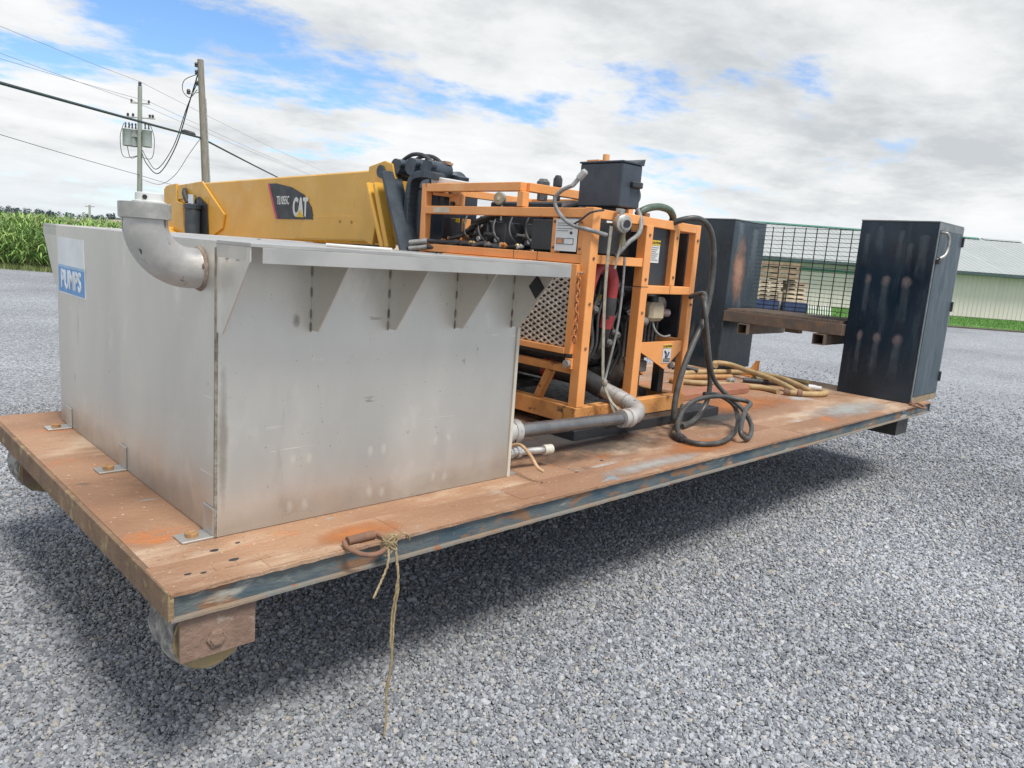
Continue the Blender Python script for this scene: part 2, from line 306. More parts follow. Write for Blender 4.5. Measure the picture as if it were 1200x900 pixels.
def spline(pts, n=8, closed=False):
    P = [Vector(p) for p in pts]; out = []; k = len(P)
    rngi = range(k) if closed else range(k-1)
    for i in rngi:
        if closed: a, b, c, d = P[i-1], P[i], P[(i+1) % k], P[(i+2) % k]
        else: a, b, c, d = P[max(i-1, 0)], P[i], P[i+1], P[min(i+2, k-1)]
        for j in range(n):
            t = j/n; out.append(0.5*((2*b)+(c-a)*t+(2*a-5*b+4*c-d)*t*t+(3*b-a-3*c+d)*t*t*t))
    if not closed: out.append(P[-1])
    return out
def text_mesh(body, size, extrude=0.001, bold=0.0, xs=1.0):
    cu = bpy.data.curves.new('lettering', 'FONT'); cu.body = body; cu.size = size; cu.extrude = extrude; cu.offset = bold; cu.align_x = 'CENTER'; cu.align_y = 'CENTER'; cu.resolution_u = 3
    o = bpy.data.objects.new('lettering', cu); COL.objects.link(o); bpy.context.view_layer.update()
    me = bpy.data.meshes.new_from_object(o.evaluated_get(bpy.context.evaluated_depsgraph_get()))
    bpy.data.objects.remove(o); bpy.data.curves.remove(cu)
    me.transform(Matrix.Diagonal((xs, 1, 1, 1))); return me
MX_NEGX = Matrix(((0, 0, -1), (-1, 0, 0), (0, 1, 0)))     # text plane facing -X, reading towards -Y
MX_NEGY = Matrix(((1, 0, 0), (0, 0, -1), (0, 1, 0)))      # text plane facing -Y, reading towards +X
def lettering(name, body, size, center, facing, mat_, parent, bold=0.0, xs=1.0, lean=0.0):
    me = text_mesh(body, size, 0.0008, 0.0, xs); me.materials.clear(); me.materials.append(mat_)
    if bold:      # heavier strokes: overlaid copies nudged sideways and up, each a hair deeper
        bm = bmesh.new()
        for k, (dx, dy) in enumerate(((0, 0), (-bold, 0), (bold, 0), (0, bold), (0, -bold), (-bold*.5, bold*.5), (bold*.5, -bold*.5))):
            t = me.copy(); t.transform(Matrix.Translation((dx, dy, -0.00012*k))); bm.from_mesh(t); bpy.data.meshes.remove(t)
        bm.to_mesh(me); bm.free()
    if lean:
        me.transform(Matrix(((1, lean, 0, 0), (0, 1, 0, 0), (0, 0, 1, 0), (0, 0, 0, 1))))
    me.transform(facing.to_4x4())
    return link(name, me, parent, loc=center)
# ------------------------------------------------------------------ the setting
AH = Vector((0.702, 0.712, 0)).normalized(); RH = Vector((AH.y, -AH.x, 0))
def DL(d, l, z=0.0): return Vector((CAM.x, CAM.y, 0)) + AH*d + RH*l + Vector((0, 0, z))
YAW = math.atan2(RH.y, RH.x)

def ground_material(name, stones):
    m = bpy.data.materials.new(name); m.use_nodes = True; t = m.node_tree; n = t.nodes; l = t.links; b = n['Principled BSDF']
    tcn = n.new('ShaderNodeTexCoord')
    def nz(s, det=6, ro=0.6):
        q = n.new('ShaderNodeTexNoise'); q.inputs['Scale'].default_value = s; q.inputs['Detail'].default_value = det; q.inputs['Roughness'].default_value = ro; l.new(tcn.outputs['Object'], q.inputs['Vector']); return q.outputs[0]
    vor = n.new('ShaderNodeTexVoronoi'); vor.inputs['Scale'].default_value = 62; vor.inputs['Randomness'].default_value = 1.0; l.new(tcn.outputs['Object'], vor.inputs['Vector'])
    sepc = n.new('ShaderNodeSeparateColor'); l.new(vor.outputs['Color'], sepc.inputs[0])
    rp = n.new('ShaderNodeValToRGB'); l.new(sepc.outputs[0], rp.inputs[0])
    E_ = rp.color_ramp.elements; E_[0].position = 0.0; E_[0].color = (0.12, 0.132, 0.15, 1); E_[1].position = 1.0; E_[1].color = (0.47, 0.475, 0.48, 1)
    q = E_.new(0.55); q.color = (0.275, 0.288, 0.30, 1)
    big = n.new('ShaderNodeMapRange'); big.inputs[1].default_value = 0.3; big.inputs[2].default_value = 0.7; big.inputs[3].default_value = 0.80; big.inputs[4].default_value = 1.20
    mid = n.new('ShaderNodeMath'); mid.operation = 'ADD'; l.new(nz(0.35, 5), mid.inputs[0]); md_ = n.new('ShaderNodeMath'); md_.operation = 'MULTIPLY_ADD'; l.new(nz(16.0, 6, 0.75), md_.inputs[0]); md_.inputs[1].default_value = 1.5; md_.inputs[2].default_value = -0.75; l.new(md_.outputs[0], mid.inputs[1])
    l.new(mid.outputs[0], big.inputs[0])
    mul = n.new('ShaderNodeVectorMath'); mul.operation = 'SCALE'; l.new(rp.outputs[0], mul.inputs[0]); l.new(big.outputs[0], mul.inputs['Scale'])
    l.new(mul.outputs[0], b.inputs['Base Color']); b.inputs['Roughness'].default_value = 0.85
    bn = n.new('ShaderNodeBump'); bn.inputs['Strength'].default_value = 0.9; bn.inputs['Distance'].default_value = 0.012; bn.invert = True
    l.new(vor.outputs['Distance'], bn.inputs['Height']); l.new(bn.outputs[0], b.inputs['Normal'])
    return m
GRAVEL = ground_material('gravel_bed', True)
FIELDG = mat('far_field', (0.10, 0.115, 0.05), (0.14, 0.13, 0.06), 0.02, 0.9)
far = [DL(-60, -3000, -0.03), DL(-60, 3000, -0.03), DL(4000, 3000, -0.03), DL(4000, -3000, -0.03)]
o = M().sheet(far).build('ground', FIELDG, None, kind='structure')
yard = [DL(-25, -60, 0), DL(-25, 60, 0), DL(31.0, 60, 0), DL(31.0, 8.0, 0), DL(60, 8.0, 0), DL(60, -6, 0), DL(24.3, -8, 0), DL(24.3, -60, 0)]
o = M().sheet(yard).build('gravel_yard', GRAVEL, None, kind='structure')

# loose gravel stones near the camera (uncountable: one object)
def make_gravel():
    P = []; S = []
    for r0, r1, sp, sz in ((1.3, 3.4, 0.0098, 0.0066), (3.4, 5.4, 0.0122, 0.0073), (5.4, 8.0, 0.0165, 0.0085), (8.0, 15.0, 0.0230, 0.0105)):
        g = np.arange(-r1, r1, sp); X, Y = np.meshgrid(g, g); X = X.ravel() + rng.uniform(-.55, .55, X.size)*sp; Y = Y.ravel() + rng.uniform(-.55, .55, Y.size)*sp
        rr = np.hypot(X, Y); az = np.degrees(np.arctan2(Y, X)) - math.degrees(math.atan2(AH.y, AH.x))
        az = (az+180) % 360 - 180
        keep = np.where(rr < 8.0, 1.0, np.clip((15.0-rr)/7.0, 0, 1)**2.2*0.75+0.02)
        k = (rr > r0) & (rr <= r1) & (np.abs(az) < 43) & (rng.random(rr.size) < keep)
        if r0 >= 8: k &= ~((X+CAM.x > 0.2) & (X+CAM.x < 6.2) & (Y+CAM.y > 2.6))
        X = X[k]; Y = Y[k]; n = X.size
        P.append(np.stack([X+CAM.x, Y+CAM.y, rng.uniform(0.001, 0.010, n)], 1)); S.append(sz*rng.lognormal(0, 0.36, n))
    print('stones', sum(len(p) for p in P))
    P = np.concatenate(P); S = np.concatenate(S).clip(0.003, 0.017)
    me = bpy.data.meshes.new('gravel_stones'); me.vertices.add(len(P)); me.vertices.foreach_set('co', P.astype(np.float32).ravel())
    at = me.attributes.new('stone_size', 'FLOAT', 'POINT'); at.data.foreach_set('value', S.astype(np.float32))
    ob = bpy.data.objects.new('gravel_stones', me); COL.objects.link(ob)
    tag(ob, 'loose blue-grey crushed gravel stones covering the yard in the foreground', 'gravel', kind='stuff')
    # stone material, tone by instance
    m = bpy.data.materials.new('gravel_stone'); m.use_nodes = True; n = m.node_tree.nodes; l = m.node_tree.links; b = n['Principled BSDF']
    oi = n.new('ShaderNodeObjectInfo'); rp = n.new('ShaderNodeValToRGB'); l.new(oi.outputs['Random'], rp.inputs[0])
    E_ = rp.color_ramp.elements; E_[0].color = (0.15, 0.160, 0.175, 1); E_[1].color = (0.46, 0.465, 0.47, 1)
    q = E_.new(0.45); q.color = (0.28, 0.292, 0.308, 1); q = E_.new(0.88); q.color = (0.40, 0.415, 0.43, 1); q = E_.new(0.93); q.color = (0.36, 0.33, 0.28, 1)
    tcn = n.new('ShaderNodeTexCoord'); nz = n.new('ShaderNodeTexNoise'); nz.inputs['Scale'].default_value = 0.35; nz.inputs['Detail'].default_value = 5
    geo = n.new('ShaderNodeNewGeometry'); l.new(geo.outputs['Position'], nz.inputs['Vector'])
    mr = n.new('ShaderNodeMapRange'); mr.inputs[1].default_value = .3; mr.inputs[2].default_value = .7; mr.inputs[3].default_value = .76; mr.inputs[4].default_value = 1.20; l.new(nz.outputs[0], mr.inputs[0])
    sc = n.new('ShaderNodeVectorMath'); sc.operation = 'SCALE'; l.new(rp.outputs[0], sc.inputs[0]); l.new(mr.outputs[0], sc.inputs['Scale'])
    l.new(sc.outputs[0], b.inputs['Base Color']); b.inputs['Roughness'].default_value = 0.8
    ng = bpy.data.node_groups.new('scatter_stones', 'GeometryNodeTree')
    ng.interface.new_socket('Geometry', in_out='INPUT', socket_type='NodeSocketGeometry'); ng.interface.new_socket('Geometry', in_out='OUTPUT', socket_type='NodeSocketGeometry')
    G = ng.nodes; K = ng.links; gi = G.new('NodeGroupInput'); go = G.new('NodeGroupOutput')
    join = G.new('GeometryNodeJoinGeometry')
    for v in range(7):
        ico = G.new('GeometryNodeMeshIcoSphere'); ico.inputs['Radius'].default_value = 1.0; ico.inputs['Subdivisions'].default_value = 2 if v < 3 else 1
        pos = G.new('GeometryNodeInputPosition'); nzn = G.new('ShaderNodeTexNoise'); nzn.noise_dimensions = '4D'; nzn.inputs['W'].default_value = v*7.3; nzn.inputs['Scale'].default_value = 0.9; nzn.inputs['Detail'].default_value = 1.5
        K.new(pos.outputs[0], nzn.inputs['Vector'])
        sub = G.new('ShaderNodeVectorMath'); sub.operation = 'SUBTRACT'; K.new(nzn.outputs['Color'], sub.inputs[0]); sub.inputs[1].default_value = (.5, .5, .5)
        scl = G.new('ShaderNodeVectorMath'); scl.operation = 'SCALE'; K.new(sub.outputs[0], scl.inputs[0]); scl.inputs['Scale'].default_value = 2.0
        sp_ = G.new('GeometryNodeSetPosition'); K.new(ico.outputs['Mesh'], sp_.inputs['Geometry']); K.new(scl.outputs[0], sp_.inputs['Offset'])
        tr = G.new('GeometryNodeTransform'); K.new(sp_.outputs[0], tr.inputs['Geometry']); tr.inputs['Scale'].default_value = (1.15-0.05*v, 0.8+0.06*v, 0.72)
        sm = G.new('GeometryNodeSetMaterial'); sm.inputs['Material'].default_value = m; K.new(tr.outputs[0], sm.inputs['Geometry'])
        gti = G.new('GeometryNodeGeometryToInstance'); K.new(sm.outputs[0], gti.inputs[0]); K.new(gti.outputs[0], join.inputs[0])
    m2p = G.new('GeometryNodeMeshToPoints'); K.new(gi.outputs[0], m2p.inputs['Mesh'])
    iop = G.new('GeometryNodeInstanceOnPoints'); K.new(m2p.outputs[0], iop.inputs['Points']); K.new(join.outputs[0], iop.inputs['Instance']); iop.inputs['Pick Instance'].default_value = True
    rv = G.new('FunctionNodeRandomValue'); rv.data_type = 'FLOAT_VECTOR'; rv.inputs[0].default_value = (-0.7, -0.7, 0); rv.inputs[1].default_value = (0.7, 0.7, 6.28)
    K.new(rv.outputs[0], iop.inputs['Rotation'])
    na = G.new('GeometryNodeInputNamedAttribute'); na.data_type = 'FLOAT'; na.inputs[0].default_value = 'stone_size'; K.new(na.outputs[0], iop.inputs['Scale'])
    K.new(iop.outputs[0], go.inputs[0])
    md = ob.modifiers.new('scatter', 'NODES'); md.node_group = ng
make_gravel()

# lawn strip in front of the barn
LAWN = mat('mown_lawn', (0.12, 0.26, 0.06), (0.16, 0.31, 0.08), 1.2, 0.9, 0, 0.3, 20, stretch=(1, 1, 1))
lm = M()
p = [DL(31.2, 8.5), DL(31.2, 60), DL(50, 60), DL(50, 8.5)]
lm.prism([q+Vector((0, 0, 0.004)) for q in p], (0, 0, 0.09)); lm.build('lawn', LAWN, None, kind='structure')
M().prism([DL(30.8, 8.3, .002), DL(30.8, 60, .002), DL(31.19, 60, .002), DL(31.19, 8.3, .002)], (0, 0, .05)).build('path', DIRT, None, kind='structure')
def blades(name, area, count, h, w, mat_, label, cat, z0):
    (d0, d1, l0, l1) = area; vs = []; fs = []
    for i in range(count):
        b = DL(random.uniform(d0, d1), random.uniform(l0, l1), z0); a = random.uniform(0, 6.28); hh = h*random.uniform(.5, 1.3); ww = w*random.uniform(.6, 1.4)
        dx = Vector((math.cos(a), math.sin(a), 0)); ln = Vector((random.uniform(-.5, .5), random.uniform(-.5, .5), 0))*hh
        k = len(vs); vs += [b-dx*ww, b+dx*ww, b+ln+Vector((0, 0, hh))]; fs.append((k, k+1, k+2))
    m = M(); m.v = vs; m.f = fs
    o = link(name, m.mesh(name, mat_)); return tag(o, label, cat, kind='stuff')
blades('lawn_grass', (31.2, 39, 8.6, 31), 26000, 0.09, 0.02, mat('grass_blade', (0.12, 0.26, 0.06), (0.17, 0.32, 0.08), 3, 0.7), 'short bright green grass in front of the barn', 'grass', 0.09)
blades('verge_grass', (23.7, 24.6, -34, -9), 9000, 0.16, 0.02, mat('verge_blade', (0.13, 0.19, 0.05), (0.20, 0.22, 0.08), 3, 0.7), 'ragged grass verge along the foot of the corn', 'grass', 0.0)

# cornfield (uncountable)
def make_corn():
    vs = []; fs = []; mi = []
    for row in range(26):
        d = 24.4 + row*0.72
        n = int(30/0.16)
        for k in range(n):
            l = -38 + k*0.16 + random.uniform(-.06, .06); dd = d + random.uniform(-.08, .08)
            if row > 8 and random.random() < 0.35: continue
            H = (1.74 if l < -15.2 else 1.74 - 0.105*min(4, (l+15.2))) * random.uniform(.86, 1.09)
            H -= 0.006*row
            b = DL(dd, l, 0); lean = Vector((random.uniform(-.06, .06), random.uniform(-.06, .06), 0)); rr = 0.013
            k0 = len(vs)
            for z, r in ((0, rr), (H*0.86, rr*.6)):
                for q in range(3):
                    t = q*2.094; vs.append(b+lean*z+Vector((r*math.cos(t), r*math.sin(t), z)))
            for q in range(3): fs.append((k0+q, k0+(q+1) % 3, k0+3+(q+1) % 3, k0+3+q)); mi.append(0)
            a0 = random.uniform(0, 3.14)
            for j in range(11):
                z = H*(0.10+0.08*j); a = a0 + (j % 2)*3.14159 + random.uniform(-.7, .7); L = random.uniform(.45, .75)*(1.0 if j < 7 else .7)
                dx = Vector((math.cos(a), math.sin(a), 0)); pr = Vector((-dx.y, dx.x, 0)); p0 = b+lean*z+Vector((0, 0, z)); w = random.uniform(.016, .030)
                up_ = random.uniform(.25, .5); dr = random.uniform(-.2, .25)
                pts = [p0, p0+dx*L*.45+Vector((0, 0, L*up_)), p0+dx*L*.85+Vector((0, 0, L*(up_*.9-.05))), p0+dx*L*1.05+Vector((0, 0, L*dr))]
                ws = [w*.7, w, w*.8, .003]; k1 = len(vs)
                for q, ww in zip(pts, ws): vs += [q-pr*ww, q+pr*ww]
                c = random.choice((1, 1, 2, 3))
                for q in range(3): fs.append((k1+2*q, k1+2*q+1, k1+2*q+3, k1+2*q+2)); mi.append(c)
            for j in range(5):
                a = random.uniform(0, 6.28); tp = b+lean*H+Vector((0, 0, H*.86)); e_ = tp+Vector((math.cos(a)*.11, math.sin(a)*.11, random.uniform(.15, .34)))
                s_ = Vector((-math.sin(a), math.cos(a), 0))*.007; k1 = len(vs); vs += [tp-s_, tp+s_, e_]; fs.append((k1, k1+1, k1+2)); mi.append(4)
    me = bpy.data.meshes.new('corn_field'); me.from_pydata([tuple(v) for v in vs], [], fs)
    for nm, c, c2 in (('corn_stalk', (.14, .20, .07), None), ('corn_leaf_mid', (.17, .31, .06), (.22, .37, .08)), ('corn_leaf_light', (.30, .44, .11), (.36, .49, .14)), ('corn_leaf_deep', (.07, .17, .035), (.11, .23, .05)), ('corn_tassel', (.34, .32, .14), (.26, .26, .11))):
        me.materials.append(mat(nm, c, c2, 1.5, 0.55))
    me.polygons.foreach_set('material_index', mi)
    o = link('corn_field', me); tag(o, 'dense green corn standing beyond the gravel at left', 'corn', kind='stuff')
make_corn()

# stubble field and wooded rise far behind
STUB = mat('stubble', (0.42, 0.34, 0.22), (0.34, 0.28, 0.18), 0.05, 0.95)
vs = []; fs = []
for i in range(25):
    for j, (d, z) in enumerate(((70, -0.02), (130, 0.4), (240, 2.4), (330, 3.2), (420, 1.5))):
        l = (-300 + i*25); q = DL(d, -5-(i*0.028*d), 0); f_ = max(0.0, min(1.0, (24-i)/6.0)); q.z = z if j == 0 else z*f_ - (1-f_)*0.02*j; vs.append(q)
for i in range(24):
    for j in range(4): a = i*5+j; fs.append((a, a+1, a+6, a+5))
m = M(); m.v = vs; m.f = fs; m.build('stubble_terrain', STUB, None, kind='structure', smooth=60)
def make_wood():
    vs = []; fs = []
    for t in range(420):
        d = random.uniform(560, 700); q_ = random.uniform(-0.98, -0.20); l = q_*d
        base = DL(d, l, 0.4 + 1.6*max(0, -0.09-1.05*q_)); hh = random.uniform(4.0, 7.0); w = random.uniform(3, 5.5)
        for k in range(70):
            u = Vector((random.gauss(0, .38), random.gauss(0, .38), 0)); z = random.uniform(.0, 1)
            sh = math.sqrt(max(0.05, 1-(z*1.0)**2)); c = base+Vector((u.x*w*sh, u.y*w*sh, hh*z)); r = random.uniform(.5, 1.3)
            k0 = len(vs)
            for q in range(3): vs.append(c+Vector((random.uniform(-r, r), random.uniform(-r, r), random.uniform(-r, r)*.8)))
            fs.append((k0, k0+1, k0+2))
    m = M(); m.v = vs; m.f = fs
    o = link('far_wood', m.mesh('far_wood', mat('haze_tinted_leaves', (.055, .085, .085), (.085, .12, .11), .15, .8))); tag(o, 'dark wood tinted blue-green with haze along the far rise at left', 'wood', kind='stuff')  # distance haze is put into the leaf colour, bluish and lighter
make_wood()
rise = []
vs = []; fs = []
for i in range(31):
    q_ = -1.14 + i*0.034
    for d, z in ((520, -0.02), (560, 0.5 + 1.6*max(0, -0.09-1.05*q_)), (720, 1.1+1.8*max(0, -0.09-1.05*q_)), (1500, -0.02)):
        vs.append(DL(d, q_*d, z))
for i in range(30):
    for j in range(3): a = i*4+j; fs.append((a, a+1, a+5, a+4))
m = M(); m.v = vs; m.f = fs; m.build('hills', mat('far_hill', (.06, .09, .06), (.09, .12, .07), .01, .95), None, kind='structure', smooth=60)

# ------------------------------------------------------------------ barn
def corrugated(m, x0, x1, y0, z0, y1, z1, pitch=0.30, h=0.025):
    """ribbed sheet from lower edge (y0,z0) to upper edge (y1,z1), ribs running up the slope"""
    d = Vector((0, y1-y0, z1-z0)); nrm = Vector((1, 0, 0)).cross(d).normalized()
    xs = []; x = x0
    while x < x1-1e-6:
        for fx, hh in ((0, 0), (0.74, 0), (0.80, 1), (0.94, 1)): 
            if x+fx*pitch < x1: xs.append((x+fx*pitch, hh))
        x += pitch
    xs.append((x1, 0)); vs = []
    for x, hh in xs: vs += [Vector((x, y0, z0))+nrm*(hh*h), Vector((x, y1, z1))+nrm*(hh*h)]
    m.add(vs, [(2*i, 2*i+2, 2*i+3, 2*i+1) for i in range(len(xs)-1)]); return m
bp = DL(39, 21)
barn = root('barn', 'long low barn with cream siding and sage green metal roof behind the yard', 'barn', bp, rotz=YAW, local=True)
BX0, BX1, BY1 = -9.2, 8.6, 14.0
for k in range(7):
    xa = BX0 + (BX1-BX0)*k/7; xb = BX0 + (BX1-BX0)*(k+1)/7 - 0.004
    corrugated(M(), xa, xb, 0, 0.15, 0, 2.52, 0.23, 0.022).build('siding_panel', SIDING, barn)
    corrugated(M(), xa, xb, -0.55, 2.40, 7.0, 4.52, 0.30, 0.018).build('roof_panel', ROOFM, barn)
corrugated(M(), BX0, BX1, 14.55, 2.40, 7.0, 4.52, 0.45, -0.03).build('roof_panel', ROOFM, barn)
M().box((BX0, -0.03, 0.05), (BX1, 0.12, 0.16)).build('base_board', mat('barn_base', (.22, .22, .19), (.16, .16, .14), 2, .8), barn)
M().box((BX0-.05, 0.0, 0.0), (BX0, 14, 2.5)).prism([(BX0-.05, 0, 2.5), (BX0-.05, 14, 2.5), (BX0-.05, 7, 4.46)], (.05, 0, 0)).build('end_wall', SIDING, barn)
M().box((BX1, 0.0, 0.0), (BX1+.05, 14, 2.5)).prism([(BX1, 0, 2.5), (BX1, 14, 2.5), (BX1, 7, 4.46)], (.05, 0, 0)).build('end_wall', SIDING, barn)
M().box((BX0, 13.9, 0), (BX1, 14.0, 2.6)).build('rear_wall', SIDING, barn)
M().box((BX0-.1, -0.66, 2.28), (BX1+.1, -0.54, 2.44)).build('gutter', FASCIA, barn)
M().box((BX0-.1, -0.53, 2.27), (BX1+.1, -0.03, 2.30)).build('soffit', FASCIA, barn)
M().prism([(BX0-.1, 6.75, 4.50), (BX0-.1, 7.0, 4.60), (BX0-.1, 7.25, 4.50)], (BX1-BX0-2.4, 0, 0)).build('ridge_cap', TRIMGR, barn)
M().prism([(BX1-2.29, 6.75, 4.50), (BX1-2.29, 7.0, 4.60), (BX1-2.29, 7.25, 4.50)], (2.3, 0, 0)).build('ridge_cap', ROOFM, barn)
# pale fascia strip and green trim on the left half of the front
M().box((BX0, -.06, 2.02), (-1.6, -.026, 2.26)).build('fascia_board', mat('pale_fascia', (.60, .62, .58), None, 2, .5), barn)
M().box((BX0, -.075, 1.90), (-1.6, -.026, 2.018)).build('trim_board', TRIMGR, barn)

# ------------------------------------------------------------------ goods stored beside the barn
def plank_stack(name, d, l, z0, layers, nper, pw, ph, L, label, gap=0.012, rot=0.0, stick=True, mt=None):
    r = root(name, label, 'lumber', DL(d, l, z0), group='goods stored beside the barn', rotz=YAW+rot, local=True); z = 0.0
    for a in range(layers):
        if stick:
            for sx in (-L*.4, 0, L*.4): M().box((sx-.03, -nper*(pw+gap)/2, z), (sx+.03, nper*(pw+gap)/2, z+.05)).build('spacer', LUMBER, r)
            z += .05
        for b in range(nper):
            y = -nper*(pw+gap)/2+b*(pw+gap); dx = random.uniform(-.06, .06)
            M().box((-L/2+dx, y, z), (L/2+dx, y+pw, z+ph)).build('plank', mt or LUMBER, r)
        z += ph+.006
    return z
ztop = plank_stack('lumber_stack', 29.6, 9.55, 0.0, 9, 3, .30, .10, 1.0, 'tall sticker-stacked pile of pale boards seen through the mesh at its left')
zt2 = plank_stack('lumber_stack', 29.6, 9.85, ztop, 3, 3, .30, .17, 1.75, 'rough brown beams lying on top of the tall board pile', stick=True, mt=mat('brown_lumber', (.34, .26, .16), (.22, .16, .10), 3, .85, 0, .3, 12))
ztop = plank_stack('lumber_stack', 29.9, 10.72, 0.0, 8, 3, .26, .12, 0.85, 'pale board pile right of the tall one, nearer the barn door side', stick=True)
def crate(d, l, z0, w, dpt, h, label, body, slats):
    r = root('crate', label, 'crate', DL(d, l, z0), group='crates in front of the lumber', rotz=YAW, local=True)
    M().box((-w/2+.02, -dpt/2+.02, .06), (w/2-.02, dpt/2-.02, h)).build('body', body, r)
    for k in range(slats):
        z = .08 + k*(h-.1)/slats; M().box((-w/2, -dpt/2, z), (w/2, -dpt/2+.018, z+(h-.1)/slats*.62)).build('slat', body, r)
    for sx in (-w/2+.05, 0, w/2-.05): M().box((sx-.05, -dpt/2, 0), (sx+.05, dpt/2, .06)).build('skid', LUMBER, r)
crate(28.2, 9.15, 0.0, .90, .7, .66, 'dark blue slatted crate on the left, below the tall board pile', BLUEC, 4)
crate(28.2, 10.20, 0.0, .90, .7, .64, 'dark blue slatted crate on the right, beside the pale post', BLUEC, 4)
M0 = M().box((-.07, -.07, 0), (.07, .07, 1.0))
o = link('timber_post', M0.mesh('timber_post', LUMBER)); o.location = DL(28.2, 9.68, 0); o.rotation_euler = (0, 0, YAW); tag(o, 'pale timber post standing between the two blue crates', 'post')
rk = root('pallet_rack', 'pale rack of upright staves right of the blue crates', 'rack', DL(28.4, 11.25, 0), rotz=YAW, local=True)
M().box((-.5, -.3, 0), (.5, .3, .12)).build('base', LUMBER, rk); M().box((-.5, .1, .46), (.5, .16, .52)).build('rail', GALV, rk)
for k in range(11): M().bar((-.46+k*.092, -.1, .12), (-.42+k*.092, .14, .58), .03).build('stave', WHITEP, rk)

# ------------------------------------------------------------------ utility poles and lines
def insul(r, p, s=.09, m_=None): M().lathe(p, (0, 0, 1), ((0, s*.3), (s*.2, s*.55), (s*.5, s*.35), (s*.7, s*.55), (s*1.2, s*.3)), 8).build('insulator', m_ or BLACKM, r, smooth=40)
pA = Vector((14.75, 45.94, 1.74)); pA.z = 0; topA = Vector((14.85, 45.84, 9.47))
pole = root('utility_pole', 'slim pale utility pole carrying grey transformer cans', 'utility pole', pA)
M().tube([pA, pA.lerp(topA, .5), topA], .15, 12, radii=[.16, .14, .115]).build('shaft', POLEG, pole, smooth=40)
def arm(r, c, z, half, m_=GALV, th=.06): return M().bar((c+RH*(-half))*1 + Vector((0, 0, z-c.z)), (c+RH*half) + Vector((0, 0, z-c.z)), th).build('crossarm', m_, r)
arm(pole, topA, 8.53, .55); insul(pole, topA+RH*-.5+Vector((0, 0, 8.58-topA.z)), .13); insul(pole, topA+RH*.5+Vector((0, 0, 8.58-topA.z)), .13)
insul(pole, topA+Vector((0, 0, 0.01)), .2)
arm(pole, topA, 7.73, .85)
for q in (-.72, -.42, .55, .72): insul(pole, topA+RH*q+Vector((0, 0, 7.78-topA.z)), .15)
for q, dd in ((-.62, 0), (-.36, .25), (.52, 0)):
    c = Vector((pA.x, pA.y, 0))+RH*q+AH*dd; z0, z1 = 6.12, 7.07
    can = M().lathe(Vector((c.x, c.y, z0)), (0, 0, 1), ((0, .22), (.03, .26), (z1-z0-.05, .26), (z1-z0-.02, .28), (z1-z0, .27), (z1-z0+.06, .10)), 18).build('transformer_can', CANG, pole, smooth=40)
    for s in (-.1, .1): M().lathe(Vector((c.x, c.y, z1))+RH*s, (0, 0, 1), ((0, .03), (.1, .06), (.2, .035), (.3, .06), (.38, .03)), 8).build('bushing', GREYM, can, smooth=40)
    M().bar(Vector((c.x, c.y, z0+.6)), Vector((pA.x, pA.y, z0+.6)), .06, .14).build('mounting_bracket', GALV, pole)
    M().tube(spline([c+RH*(.2 if q > 0 else -.2)+Vector((0, 0, z1+.3)), c+RH*(.42 if q > 0 else -.42)+Vector((0, 0, (z0+z1)/2)), c+RH*(.25 if q > 0 else -.25)+Vector((0, 0, z0-.6)), Vector((pA.x, pA.y, z0-.5))], 6), .018, 6).build('jumper_wire', WIRE, pole)
pB = Vector((13.62, 33.01, 1.74)); pB.z = 0; topB = Vector((13.31, 33.31, 9.05))
pole2 = root('utility_pole', 'thick weathered leaning utility pole behind the yellow boom', 'utility pole', pB)
M().tube([pB, pB.lerp(topB, .5), topB], .16, 12, radii=[.19, .165, .13]).build('shaft', WOODP, pole2, smooth=40)
pb = lambda t: pB.lerp(topB, t)
for t, s in ((.965, .16), (.93, .16), (.88, .16)): insul(pole2, pb(t)+RH*-.2, s); M().bar(pb(t), pb(t)+RH*-.22, .04).build('bracket', GALV, pole2)
M().tube(spline([pb(.93)+RH*-.2, pb(.90)+RH*-.75, pb(.85)+RH*-.85, pb(.82)+RH*-.55, pb(.86)+RH*-.2], 8), .016, 6).build('jumper_wire', WIRE, pole2)
insul(pole2, pb(.835)+RH*-.6, .18); M().bar(pb(.85), pb(.835)+RH*-.65+Vector((0, 0, .02)), .035).build('bracket', GALV, pole2)
M().tube([pb(.82)+RH*.16, pb(.2)+RH*.2, pb(0)+RH*.21], .03, 6).build('conduit', GALV, pole2)
pC = Vector((27.52, 103.56, 1.34)); pC.z = 0; tC = Vector((27.56, 103.52, 3.63))
thing(M().tube([pC, tC], .14, 8, radii=[.16, .13]).bar(tC+RH*-.6+Vector((0, 0, -.2)), tC+RH*.6+Vector((0, 0, -.2)), .1), 'utility_pole', POLEG, 'small distant pole standing beyond the corn', 'utility pole', loc=pC)
def line(name, pts, r, m_, label, sag=0.0, n=14):
    P = []
    for a, b in zip(pts[:-1], pts[1:]):
        for i in range(n):
            t = i/n; q = a.lerp(b, t); q.z -= sag*4*t*(1-t)*(b-a).length/30; P.append(q)
    P.append(pts[-1])
    return thing(M().tube(P, r, 5), name, m_, label, 'cable', group='overhead lines')
topW = topA+Vector((0, 0, .25))
farP = DL(112, -21.5, 0)
line('overhead_line', [Vector((2.01, 33.22, 9.50)), topW, farP+Vector((0, 0, 8.6))], .011, WIREP, 'topmost thin overhead line rising to the upper left', .15)
line('overhead_line', [Vector((2.05, 34.58, 8.73)), topA+RH*-.5+Vector((0, 0, 8.67-topA.z)), farP+Vector((-.6, 0, 8.0))], .011, WIREP, 'second thin overhead line from the top, ending on the upper crossarm', .15)
line('overhead_line', [Vector((2.03, 34.61, 8.22)), topA+RH*.5+Vector((0, 0, 8.67-topA.z)), farP+Vector((.6, 0, 7.6))], .011, WIREP, 'third thin overhead line from the top', .15)
